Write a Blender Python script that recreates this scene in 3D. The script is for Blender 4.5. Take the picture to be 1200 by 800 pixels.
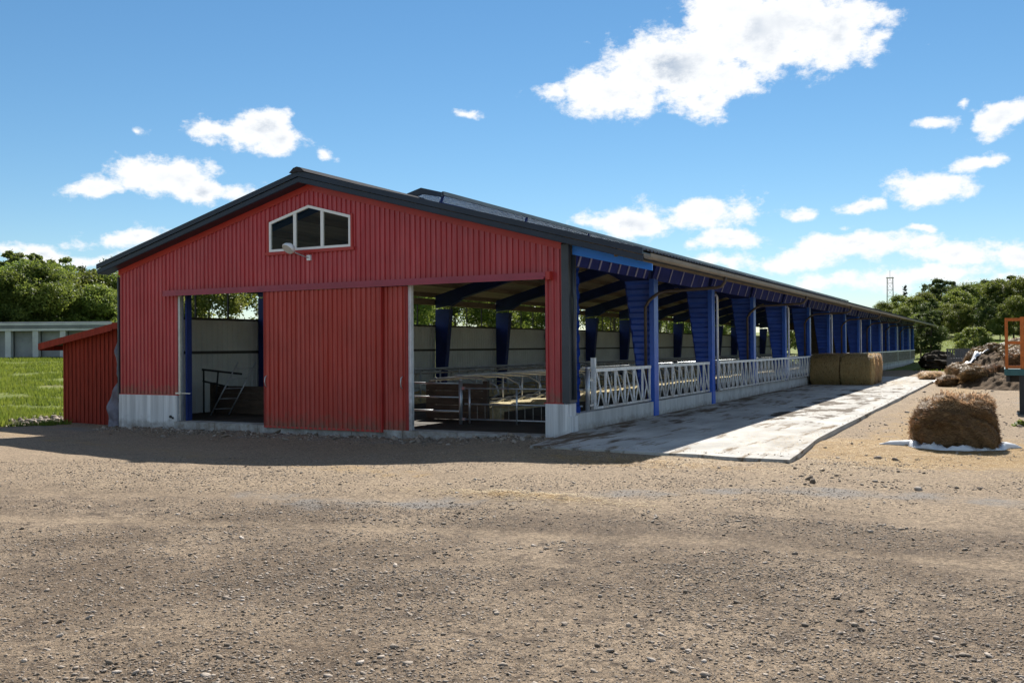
import bpy, math, random
import numpy as np
from mathutils import Matrix, Vector
random.seed(7); RNG = np.random.default_rng(11)
for o in list(bpy.data.objects): bpy.data.objects.remove(o)
scene = bpy.context.scene
COL = scene.collection

# ------------------------------------------------------------------ camera
FPX = 1110.6
CAM = np.array([7.6738, -16.894, 1.65])
FW = np.array([-0.46443, 0.88559, 0.00673]); RT = np.array([0.88555, 0.46447, -0.00804]); UP = np.array([0.01025, -0.00222, 0.99995])
cd = bpy.data.cameras.new('camera'); cam = bpy.data.objects.new('camera', cd); COL.objects.link(cam)
cd.sensor_width = 36.0; cd.lens = 36.0 * FPX / 1200.0; cd.clip_start = 0.05; cd.clip_end = 6000
M = Matrix(((RT[0], UP[0], -FW[0], CAM[0]), (RT[1], UP[1], -FW[1], CAM[1]), (RT[2], UP[2], -FW[2], CAM[2]), (0, 0, 0, 1)))
cam.matrix_world = M
scene.camera = cam
def pixdir(px, py): return FW + RT * (px - 600) / FPX - UP * (py - 400) / FPX
def on_ground(px, py, z=0.0):
    d = pixdir(px, py); return CAM + d * ((z - CAM[2]) / d[2])

# ------------------------------------------------------------------ light, sky, exposure
SUN_TO = Vector((-0.30, 1.03, 1.0)).normalized()          # direction towards the sun
SUN_EL = math.asin(SUN_TO.z); SUN_AZ = math.atan2(SUN_TO.x, SUN_TO.y)
sd = bpy.data.lights.new('sun', 'SUN'); sd.energy = 5.0; sd.angle = math.radians(0.53); sd.color = (1.0, 0.94, 0.85)
so = bpy.data.objects.new('sun', sd); COL.objects.link(so)
so.rotation_euler = (-SUN_TO).to_track_quat('-Z', 'Y').to_euler(); so.location = (0, 0, 40)
SKY_STRENGTH = 0.055; CLOUD_STRENGTH = 0.50
w = bpy.data.worlds.new('World'); scene.world = w; w.use_nodes = True
nt = w.node_tree; nt.nodes.clear(); L = nt.links
def N(tree, typ, **kw):
    n = tree.nodes.new(typ)
    for k, v in kw.items(): setattr(n, k, v)
    return n
def MATH(tree, op, a, b=None, c=None, clamp=False):
    n = tree.nodes.new('ShaderNodeMath'); n.operation = op; n.use_clamp = clamp
    for i, v in enumerate((a, b, c)):
        if v is None: continue
        if isinstance(v, (int, float)): n.inputs[i].default_value = v
        else: tree.links.new(v, n.inputs[i])
    return n.outputs[0]
def build_world():
    sky = N(nt, 'ShaderNodeTexSky', sky_type='NISHITA', sun_disc=False)
    sky.sun_elevation = SUN_EL; sky.sun_rotation = SUN_AZ
    sky.altitude = 100; sky.air_density = 1.0; sky.dust_density = 0.0; sky.ozone_density = 4.0
    bg = N(nt, 'ShaderNodeBackground'); bg.inputs[1].default_value = SKY_STRENGTH
    hsv = N(nt, 'ShaderNodeHueSaturation'); hsv.inputs['Saturation'].default_value = 1.14; hsv.inputs['Hue'].default_value = .493; L.new(sky.outputs[0], hsv.inputs['Color']); L.new(hsv.outputs[0], bg.inputs[0])
    tc = N(nt, 'ShaderNodeTexCoord'); sep = N(nt, 'ShaderNodeSeparateXYZ')
    nrm = N(nt, 'ShaderNodeVectorMath', operation='NORMALIZE'); L.new(tc.outputs['Generated'], nrm.inputs[0]); L.new(nrm.outputs[0], sep.inputs[0])
    az = MATH(nt, 'ARCTAN2', sep.outputs[0], sep.outputs[1]); el = MATH(nt, 'ARCSINE', sep.outputs[2])
    pc = N(nt, 'ShaderNodeCombineXYZ'); L.new(az, pc.inputs[0]); L.new(el, pc.inputs[1])
    # domain warp so that the outlines billow
    n0 = N(nt, 'ShaderNodeTexNoise'); n0.inputs['Scale'].default_value = 16; n0.inputs['Detail'].default_value = 3
    L.new(pc.outputs[0], n0.inputs['Vector'])
    wsub = N(nt, 'ShaderNodeVectorMath', operation='SUBTRACT'); L.new(n0.outputs['Color'], wsub.inputs[0]); wsub.inputs[1].default_value = (.5, .5, .5)
    wmul = N(nt, 'ShaderNodeVectorMath', operation='MULTIPLY'); L.new(wsub.outputs[0], wmul.inputs[0]); wmul.inputs[1].default_value = (.085, .03, 0)
    wadd = N(nt, 'ShaderNodeVectorMath', operation='ADD'); L.new(pc.outputs[0], wadd.inputs[0]); L.new(wmul.outputs[0], wadd.inputs[1])
    P = wadd.outputs[0]
    # cloud masses: pixel centre and half-size, weight
    blobs = [(905, 38, 125, 52, 1.2), (800, 78, 95, 50, 1.15), (980, 45, 55, 45, 1), (720, 108, 70, 32, 1), (650, 108, 40, 14, .75), (830, 118, 40, 22, .8), (850, 15, 60, 30, 1),
             (290, 152, 62, 24, .95), (325, 165, 45, 16, .9), (200, 205, 75, 24, 1), (245, 222, 65, 18, .95), (120, 222, 48, 17, .9), (150, 282, 55, 14, .75), (45, 301, 55, 16, .9), (115, 310, 40, 12, .7),
             (820, 246, 80, 22, 1), (735, 262, 90, 18, .9), (850, 282, 50, 14, .8),
             (1090, 220, 60, 22, .95), (1145, 192, 35, 16, .8), (1168, 137, 42, 18, 1), (1097, 143, 24, 9, .75), (1130, 121, 16, 8, .6),
             (1010, 288, 85, 20, .9), (930, 305, 80, 17, .8), (1120, 298, 85, 19, .85), (1190, 300, 50, 22, .9), (1070, 325, 110, 15, .72), (980, 330, 80, 12, .7), (850, 305, 60, 12, .65), (1180, 335, 70, 16, .75),
             (942, 247, 26, 9, .8), (1008, 241, 24, 9, .8), (1078, 267, 20, 7, .7), (1005, 265, 14, 7, .6), (557, 133, 14, 6, .6), (385, 181, 15, 7, .65), (165, 152, 10, 6, .5)]
    acc = None
    for (px, py, rx, ry, wt) in blobs:
        d = pixdir(px, py); d = d / np.linalg.norm(d)
        a0 = math.atan2(d[0], d[1]); e0 = math.asin(d[2])
        k = 1.0 / math.sqrt(1 + ((px - 600) / FPX) ** 2)
        ra = rx / FPX * k * k * 1.22; re = ry / FPX * k * 1.22
        s = N(nt, 'ShaderNodeVectorMath', operation='SUBTRACT'); L.new(P, s.inputs[0]); s.inputs[1].default_value = (a0, e0, 0)
        m = N(nt, 'ShaderNodeVectorMath', operation='MULTIPLY'); L.new(s.outputs[0], m.inputs[0]); m.inputs[1].default_value = (1 / ra, 1 / re, 0)
        ln = N(nt, 'ShaderNodeVectorMath', operation='LENGTH'); L.new(m.outputs[0], ln.inputs[0])
        v = MATH(nt, 'MULTIPLY_ADD', ln.outputs['Value'], -wt, wt)
        acc = v if acc is None else MATH(nt, 'SMOOTH_MAX', acc, v, .12)
    # broken cumulus goes on outside the part in view, thickened there for fill light
    gmap = N(nt, 'ShaderNodeVectorMath', operation='MULTIPLY'); L.new(P, gmap.inputs[0]); gmap.inputs[1].default_value = (1, 2.4, 1)
    g = N(nt, 'ShaderNodeTexNoise'); g.inputs['Scale'].default_value = 3.2; g.inputs['Detail'].default_value = 2; L.new(gmap.outputs[0], g.inputs['Vector'])
    gv = MATH(nt, 'MULTIPLY_ADD', g.outputs['Fac'], 4.5, -2.3)
    ca = math.atan2(FW[0], FW[1])
    dz = MATH(nt, 'ABSOLUTE', MATH(nt, 'SUBTRACT', az, ca))
    out1 = MATH(nt, 'MULTIPLY_ADD', dz, 6, -3.6, clamp=True)
    out2 = MATH(nt, 'MULTIPLY_ADD', el, 7, -2.7, clamp=True)
    outm = MATH(nt, 'MAXIMUM', out1, out2)
    gv2 = MATH(nt, 'ADD', gv, MATH(nt, 'MULTIPLY_ADD', outm, 3, -3))
    acc = MATH(nt, 'MAXIMUM', acc, gv2)
    n1 = N(nt, 'ShaderNodeTexNoise'); n1.inputs['Scale'].default_value = 24; n1.inputs['Detail'].default_value = 10; n1.inputs['Roughness'].default_value = .66
    st = N(nt, 'ShaderNodeVectorMath', operation='MULTIPLY'); L.new(pc.outputs[0], st.inputs[0]); st.inputs[1].default_value = (1, 1.5, 1); L.new(st.outputs[0], n1.inputs['Vector'])
    dens = MATH(nt, 'ADD', acc, MATH(nt, 'MULTIPLY_ADD', n1.outputs['Fac'], 2.1, -1.19))
    mr = N(nt, 'ShaderNodeMapRange', interpolation_type='SMOOTHSTEP'); L.new(dens, mr.inputs[0]); mr.inputs[1].default_value = -.03; mr.inputs[2].default_value = .42
    thick = N(nt, 'ShaderNodeMapRange', interpolation_type='SMOOTHSTEP'); L.new(dens, thick.inputs[0]); thick.inputs[1].default_value = .5; thick.inputs[2].default_value = 1.15
    n2 = N(nt, 'ShaderNodeTexNoise'); n2.inputs['Scale'].default_value = 13; n2.inputs['Detail'].default_value = 4; L.new(pc.outputs[0], n2.inputs['Vector'])
    tk = MATH(nt, 'MULTIPLY', thick.outputs[0], MATH(nt, 'MULTIPLY_ADD', n2.outputs['Fac'], 4, -1.5, clamp=True))
    cm = N(nt, 'ShaderNodeMix', data_type='RGBA'); L.new(tk, cm.inputs['Factor'])
    cm.inputs['A'].default_value = (1.08, 1.1, 1.12, 1); cm.inputs['B'].default_value = (.50, .60, .74, 1)
    cb = N(nt, 'ShaderNodeBackground'); cb.inputs[1].default_value = CLOUD_STRENGTH; L.new(cm.outputs['Result'], cb.inputs[0])
    above = MATH(nt, 'MULTIPLY_ADD', el, 30, .1, clamp=True)
    fac = MATH(nt, 'MULTIPLY', mr.outputs[0], above)
    mx = N(nt, 'ShaderNodeMixShader'); L.new(fac, mx.inputs[0]); L.new(bg.outputs[0], mx.inputs[1]); L.new(cb.outputs[0], mx.inputs[2])
    out = N(nt, 'ShaderNodeOutputWorld'); L.new(mx.outputs[0], out.inputs[0])
build_world()
w.cycles.sampling_method = 'MANUAL'; w.cycles.sample_map_resolution = 512
scene.render.engine = 'CYCLES'; cy = scene.cycles; cy.max_bounces = 5; cy.diffuse_bounces = 4; cy.glossy_bounces = 3; cy.transmission_bounces = 4; cy.transparent_max_bounces = 8
vs = scene.view_settings; vs.view_transform = 'Standard'; vs.look = 'None'; vs.exposure = 0.92; vs.gamma = 1.0; vs.use_curve_mapping = False

# ------------------------------------------------------------------ materials
MATS = {}
def mk(name, col, rough=.6, var=.15, scale=4.0, bump=0.0, bscale=60.0, metal=0.0, col2=None, stretch=(1, 1, 1), spec=.5, detail=5, rnd=0.0):
    m = bpy.data.materials.new(name); m.use_nodes = True; t = m.node_tree; b = t.nodes['Principled BSDF']
    b.inputs['Roughness'].default_value = rough; b.inputs['Metallic'].default_value = metal; b.inputs['Specular IOR Level'].default_value = spec
    g = N(t, 'ShaderNodeNewGeometry'); mp = N(t, 'ShaderNodeVectorMath', operation='MULTIPLY'); mp.inputs[1].default_value = stretch
    t.links.new(g.outputs['Position'], mp.inputs[0])
    n = N(t, 'ShaderNodeTexNoise'); n.inputs['Scale'].default_value = scale; n.inputs['Detail'].default_value = detail; n.inputs['Roughness'].default_value = .62
    t.links.new(mp.outputs[0], n.inputs['Vector'])
    r = N(t, 'ShaderNodeMapRange'); r.inputs[1].default_value = .3; r.inputs[2].default_value = .7; t.links.new(n.outputs['Fac'], r.inputs[0])
    mx = N(t, 'ShaderNodeMix', data_type='RGBA'); t.links.new(r.outputs[0], mx.inputs['Factor'])
    c2 = col2 if col2 else tuple(min(1, c * (1 + var)) for c in col); c1 = col if col2 else tuple(c * (1 - var) for c in col)
    mx.inputs['A'].default_value = (*c1, 1); mx.inputs['B'].default_value = (*c2, 1)
    res = mx.outputs['Result']
    if rnd > 0:
        oi = N(t, 'ShaderNodeObjectInfo'); hs = N(t, 'ShaderNodeHueSaturation')
        t.links.new(MATH(t, 'MULTIPLY_ADD', oi.outputs['Random'], rnd * 2, 1 - rnd), hs.inputs['Value']); t.links.new(res, hs.inputs['Color']); res = hs.outputs[0]
    t.links.new(res, b.inputs['Base Color'])
    if bump > 0:
        bn = N(t, 'ShaderNodeTexNoise'); bn.inputs['Scale'].default_value = bscale; bn.inputs['Detail'].default_value = 4; t.links.new(mp.outputs[0], bn.inputs['Vector'])
        bp = N(t, 'ShaderNodeBump'); bp.inputs['Strength'].default_value = bump; bp.inputs['Distance'].default_value = .02
        t.links.new(bn.outputs['Fac'], bp.inputs['Height']); t.links.new(bp.outputs[0], b.inputs['Normal'])
    MATS[name] = m
    return m
mk('red_sheet', (.48, .042, .050), .32, .10, 1.2, bump=.03, bscale=3, spec=.5)
mk('red_door', (.47, .052, .036), .38, .12, 1.0, bump=.03, bscale=3, spec=.4)
mk('red_trim', (.46, .042, .035), .42, .10, 2, spec=.45)
mk('track_red', (.34, .045, .075), .4, .12, 2)
mk('falu_wood', (.26, .032, .018), .75, .32, 3, bump=.25, bscale=25, stretch=(6, 6, .5), spec=.25)
mk('fascia_dark', (.012, .021, .042), .45, .25, 2)
mk('ridge_matt', (.05, .052, .06), .95, .2, 2, spec=.05)
mk('corner_dark', (.045, .055, .07), .4, .3, 2)
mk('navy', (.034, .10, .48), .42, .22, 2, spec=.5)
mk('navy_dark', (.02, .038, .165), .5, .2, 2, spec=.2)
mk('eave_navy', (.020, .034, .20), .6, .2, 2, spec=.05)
mk('navy_batten', (.17, .19, .40), .45, .15, 2)
mk('bright_blue', (.008, .20, .82), .4, .08, 2)
mk('post_blue', (.026, .115, .56), .35, .15, 2)
mk('concrete', (.50, .50, .49), .85, .22, 1.6, bump=.15, bscale=40, stretch=(1, 1, .35), spec=.3)
mk('concrete_board', (.66, .66, .66), .85, .25, 2.5, bump=.3, bscale=8, stretch=(4, 4, .15), spec=.3)
mk('galv', (.52, .54, .56), .38, .18, 6, metal=.75)
mk('galv_paint', (.80, .82, .84), .4, .14, 6)
mk('galv_dull', (.36, .34, .30), .5, .3, 6, metal=.5)
mk('cream_gutter', (.22, .19, .15), .7, .15, 3)
mk('brown_pipe', (.075, .055, .045), .45, .2, 3)
mk('roof_steel', (.16, .165, .175), .4, .2, 1.5, metal=.4)
mk('roof_lining', (.40, .36, .29), .85, .22, 1.2, bump=.05, stretch=(6, .4, 1))
mk('purlin_wood', (.20, .165, .12), .8, .25, 3, stretch=(5, .5, 5))
mk('wall_grey', (.62, .66, .66), .55, .1, 1.5)
mk('girt_dark', (.05, .05, .05), .6, .2, 3)
mk('white_paint', (.88, .88, .87), .35, .04, 3)
mk('lamp_white', (.88, .89, .9), .3, .05, 5)
mk('barn_floor', (.055, .040, .028), .8, .45, 1.3, bump=.4, bscale=12, spec=.3)
mk('old_wood', (.10, .072, .05), .85, .35, 3, bump=.3, bscale=20, stretch=(1, 1, 4))
mk('straw_bed', (.48, .39, .22), .9, .35, 6, bump=.6, bscale=40, spec=.2)
mk('hay', (.36, .25, .12), .95, .45, 7, bump=.9, bscale=45, spec=.1)
mk('hay_old', (.20, .13, .065), .95, .5, 6, bump=1.0, bscale=40, spec=.1)


mk('manure', (.085, .056, .032), .95, .55, 3, bump=1.0, bscale=14, spec=.15)
mk('dark_heap', (.035, .028, .02), .95, .4, 3, bump=.8, bscale=14, spec=.15)
mk('white_film', (.72, .74, .76), .35, .05, 5, bump=.3, bscale=12)
mk('orange_paint', (.52, .135, .02), .5, .25, 5, spec=.4)
mk('teal_paint', (.03, .12, .13), .5, .3, 5)
mk('black_steel', (.02, .02, .022), .5, .3, 5)
mk('rubber', (.02, .02, .02), .8, .2, 5)
mk('weathered_rack', (.11, .12, .13), .8, .3, 5)
mk('tarp', (.16, .15, .19), .5, .3, 5)
mk('bark', (.10, .078, .058), .9, .35, 6, bump=.5, bscale=12)
mk('silo_white', (.60, .60, .58), .8, .15, .8)
mk('silo_grey', (.22, .23, .23), .8, .2, .8)
mk('silo_dark', (.30, .305, .30), .8, .3, .6)
mk('mast_steel', (.30, .31, .33), .5, .15, 1)
mk('stone', (.25, .196, .145), .85, .3, 9, bump=.3, bscale=80, rnd=0)
def rnd_stone():
    m = MATS['stone']; t = m.node_tree; b = t.nodes['Principled BSDF']
    at = N(t, 'ShaderNodeAttribute', attribute_name='tone'); hs = N(t, 'ShaderNodeHueSaturation')
    src = b.inputs['Base Color'].links[0].from_socket
    t.links.new(src, hs.inputs['Color']); t.links.new(MATH(t, 'MULTIPLY_ADD', at.outputs['Fac'], 1.15, .5), hs.inputs['Value'])
    t.links.new(MATH(t, 'MULTIPLY_ADD', at.outputs['Fac'], -.5, 1.1), hs.inputs['Saturation'])
    t.links.new(hs.outputs[0], b.inputs['Base Color'])
rnd_stone()
def weather(name, mud):
    # sun-faded sheets, rain streaks and mud splashed up from the yard
    t = MATS[name].node_tree; b = t.nodes['Principled BSDF']; src = b.inputs['Base Color'].links[0].from_socket
    g = N(t, 'ShaderNodeNewGeometry'); sp = N(t, 'ShaderNodeSeparateXYZ'); t.links.new(g.outputs['Position'], sp.inputs[0])
    cell = N(t, 'ShaderNodeTexWhiteNoise', noise_dimensions='1D'); t.links.new(MATH(t, 'FLOOR', MATH(t, 'MULTIPLY', sp.outputs[0], .95)), cell.inputs['W'])
    v = N(t, 'ShaderNodeVectorMath', operation='MULTIPLY'); v.inputs[1].default_value = (9, 9, .35); t.links.new(g.outputs['Position'], v.inputs[0])
    n = N(t, 'ShaderNodeTexNoise'); n.inputs['Scale'].default_value = 1.3; n.inputs['Detail'].default_value = 5; t.links.new(v.outputs[0], n.inputs['Vector'])
    hs = N(t, 'ShaderNodeHueSaturation'); t.links.new(src, hs.inputs['Color'])
    val = MATH(t, 'ADD', MATH(t, 'MULTIPLY_ADD', cell.outputs['Value'], .13, .66), MATH(t, 'MULTIPLY', n.outputs['Fac'], .54)); t.links.new(val, hs.inputs['Value'])
    t.links.new(MATH(t, 'MULTIPLY_ADD', n.outputs['Fac'], -.25, 1.1), hs.inputs['Saturation'])
    n2 = N(t, 'ShaderNodeTexNoise'); n2.inputs['Scale'].default_value = 5; n2.inputs['Detail'].default_value = 8; n2.inputs['Roughness'].default_value = .7; t.links.new(g.outputs['Position'], n2.inputs['Vector'])
    h = MATH(t, 'MULTIPLY_ADD', sp.outputs[2], -1.0 / mud[1], mud[0] / mud[1] + 1)
    f = N(t, 'ShaderNodeMapRange'); t.links.new(MATH(t, 'ADD', MATH(t, 'MULTIPLY', MATH(t, 'MINIMUM', h, 1.0), .55), MATH(t, 'MULTIPLY_ADD', n2.outputs['Fac'], 1.2, -.75)), f.inputs[0]); f.inputs[1].default_value = .15; f.inputs[2].default_value = .55; f.inputs[4].default_value = .75
    mx = N(t, 'ShaderNodeMix', data_type='RGBA'); t.links.new(f.outputs[0], mx.inputs['Factor']); t.links.new(hs.outputs[0], mx.inputs['A']); mx.inputs['B'].default_value = (.17, .125, .085, 1)
    t.links.new(mx.outputs['Result'], b.inputs['Base Color'])
weather('red_sheet', (.60, .5)); weather('red_door', (-.05, .6)); weather('concrete_board', (-.25, .5)); weather('galv_paint', (.38, .55)); weather('concrete', (.0, .3))
def leaf_mat(name, c1, c2, trans=.45, rnd=.22):
    m = bpy.data.materials.new(name); m.use_nodes = True; t = m.node_tree; t.nodes.clear()
    g = N(t, 'ShaderNodeNewGeometry'); n = N(t, 'ShaderNodeTexNoise'); n.inputs['Scale'].default_value = 1.1; n.inputs['Detail'].default_value = 3; t.links.new(g.outputs['Position'], n.inputs['Vector'])
    at = N(t, 'ShaderNodeAttribute', attribute_name='tone')
    f = MATH(t, 'ADD', MATH(t, 'MULTIPLY_ADD', n.outputs['Fac'], 1.2, -.45), MATH(t, 'MULTIPLY_ADD', at.outputs['Fac'], .7, -.1), clamp=True)
    mx = N(t, 'ShaderNodeMix', data_type='RGBA'); t.links.new(f, mx.inputs['Factor']); mx.inputs['A'].default_value = (*c1, 1); mx.inputs['B'].default_value = (*c2, 1)
    oi = N(t, 'ShaderNodeObjectInfo'); hs = N(t, 'ShaderNodeHueSaturation'); t.links.new(mx.outputs['Result'], hs.inputs['Color'])
    t.links.new(MATH(t, 'MULTIPLY_ADD', oi.outputs['Random'], 2 * rnd, 1 - rnd), hs.inputs['Value'])
    t.links.new(MATH(t, 'MULTIPLY_ADD', oi.outputs['Random'], .03, .485), hs.inputs['Hue'])
    d = N(t, 'ShaderNodeBsdfPrincipled'); d.inputs['Roughness'].default_value = .55; d.inputs['Specular IOR Level'].default_value = .3; t.links.new(hs.outputs[0], d.inputs['Base Color'])
    tr = N(t, 'ShaderNodeBsdfTranslucent'); hs2 = N(t, 'ShaderNodeHueSaturation'); t.links.new(hs.outputs[0], hs2.inputs['Color']); hs2.inputs['Hue'].default_value = .48; hs2.inputs['Value'].default_value = 1.5; t.links.new(hs2.outputs[0], tr.inputs['Color'])
    ms = N(t, 'ShaderNodeMixShader'); ms.inputs[0].default_value = trans; t.links.new(d.outputs[0], ms.inputs[1]); t.links.new(tr.outputs[0], ms.inputs[2])
    o = N(t, 'ShaderNodeOutputMaterial'); t.links.new(ms.outputs[0], o.inputs[0]); MATS[name] = m
leaf_mat('leaf_mid', (.06, .098, .018), (.17, .22, .04))
leaf_mat('leaf_dark', (.036, .064, .018), (.09, .13, .03), .42)
leaf_mat('leaf_light', (.075, .12, .022), (.19, .23, .045))
leaf_mat('needle', (.014, .028, .014), (.035, .055, .022), .2)
leaf_mat('hay_fibre', (.34, .24, .115), (.56, .43, .235), .4, .05)
leaf_mat('hay_fibre_dark', (.085, .053, .024), (.36, .245, .115), .3, .05)
leaf_mat('grass_blade', (.075, .12, .016), (.19, .23, .035), .4)
def glass_mat(name, tint, gl, rough=.03, op=0.0):
    m = bpy.data.materials.new(name); m.use_nodes = True; t = m.node_tree; t.nodes.clear()
    tr = N(t, 'ShaderNodeBsdfTransparent'); tr.inputs[0].default_value = (*tint, 1)
    gs = N(t, 'ShaderNodeBsdfGlossy'); gs.inputs['Roughness'].default_value = rough; gs.inputs[0].default_value = (.9, .95, 1, 1)
    fr = N(t, 'ShaderNodeLayerWeight'); fr.inputs[0].default_value = gl
    ms = N(t, 'ShaderNodeMixShader'); t.links.new(fr.outputs['Fresnel'], ms.inputs[0]); t.links.new(tr.outputs[0], ms.inputs[1]); t.links.new(gs.outputs[0], ms.inputs[2])
    s = ms.outputs[0]
    if op > 0:
        df = N(t, 'ShaderNodeBsdfDiffuse'); df.inputs[0].default_value = (.7, .72, .72, 1); m2 = N(t, 'ShaderNodeMixShader'); m2.inputs[0].default_value = op
        t.links.new(s, m2.inputs[1]); t.links.new(df.outputs[0], m2.inputs[2]); s = m2.outputs[0]
    o = N(t, 'ShaderNodeOutputMaterial'); t.links.new(s, o.inputs[0]); MATS[name] = m
glass_mat('window_glass', (.78, .82, .80), .12)
glass_mat('polycarbonate', (.93, .95, .96), .06, .12, 0)

def concrete_apron_mat():
    m = bpy.data.materials.new('apron_concrete'); m.use_nodes = True; t = m.node_tree; b = t.nodes['Principled BSDF']; b.inputs['Specular IOR Level'].default_value = .15
    g = N(t, 'ShaderNodeNewGeometry'); pos = g.outputs['Position']
    def noise(sc, st, det=5, ro=.6):
        v = N(t, 'ShaderNodeVectorMath', operation='MULTIPLY'); v.inputs[1].default_value = st; t.links.new(pos, v.inputs[0])
        n = N(t, 'ShaderNodeTexNoise'); n.inputs['Scale'].default_value = sc; n.inputs['Detail'].default_value = det; n.inputs['Roughness'].default_value = ro; t.links.new(v.outputs[0], n.inputs['Vector']); return n.outputs['Fac']
    def rng(v, a, b_, c=0, d=1):
        r = N(t, 'ShaderNodeMapRange', interpolation_type='SMOOTHSTEP'); t.links.new(v, r.inputs[0]); r.inputs[1].default_value = a; r.inputs[2].default_value = b_; r.inputs[3].default_value = c; r.inputs[4].default_value = d; return r.outputs[0]
    def mix(f, a, c):
        x = N(t, 'ShaderNodeMix', data_type='RGBA'); t.links.new(f, x.inputs['Factor'])
        for s, v in (('A', a), ('B', c)):
            if isinstance(v, tuple): x.inputs[s].default_value = (*v, 1)
            else: t.links.new(v, x.inputs[s])
        return x.outputs['Result']
    base = mix(rng(noise(1.1, (1, .6, 1)), .35, .7), (.34, .33, .31), (.50, .49, .46))
    base = mix(rng(noise(30, (1, 1, 1), 3), .55, .75), base, (.30, .28, .25))
    dirt = mix(rng(noise(2.2, (1.3, .22, 1), 6, .68), .53, .66), base, (.15, .11, .07))
    sep = N(t, 'ShaderNodeSeparateXYZ'); t.links.new(pos, sep.inputs[0])
    # wet manure patches on the outer half of the apron
    mx_ = MATH(t, 'SUBTRACT', 1.0, MATH(t, 'ABSOLUTE', MATH(t, 'MULTIPLY_ADD', sep.outputs[0], .75, -2.55)), clamp=True)
    my_ = MATH(t, 'SUBTRACT', 1.0, MATH(t, 'ABSOLUTE', MATH(t, 'MULTIPLY_ADD', sep.outputs[1], .075, -.98)), clamp=True)
    pm = MATH(t, 'MULTIPLY', MATH(t, 'MULTIPLY', mx_, 2.2, clamp=True), MATH(t, 'MULTIPLY', my_, 2.2, clamp=True))
    wet = rng(MATH(t, 'ADD', noise(1.5, (.8, .45, 1), 6, .66), MATH(t, 'MULTIPLY_ADD', pm, .36, -.33)), .525, .56)
    # mucky strip along the feed kerb
    sm = MATH(t, 'MULTIPLY_ADD', sep.outputs[0], -.45, 1.05, clamp=True)
    muck = rng(MATH(t, 'ADD', noise(1.8, (1, .25, 1), 6, .66), MATH(t, 'MULTIPLY_ADD', sm, .22, -.13)), .5, .62)
    c = mix(muck, dirt, (.12, .085, .055)); c = mix(wet, c, (.055, .038, .022))
    t.links.new(c, b.inputs['Base Color']); t.links.new(rng(wet, 0, 1, .9, .8), b.inputs['Roughness'])
    bp = N(t, 'ShaderNodeBump'); bp.inputs['Strength'].default_value = .25; bp.inputs['Distance'].default_value = .02; t.links.new(noise(25, (1, 1, 1)), bp.inputs['Height']); t.links.new(bp.outputs[0], b.inputs['Normal'])
    MATS['apron_concrete'] = m
concrete_apron_mat()

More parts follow.
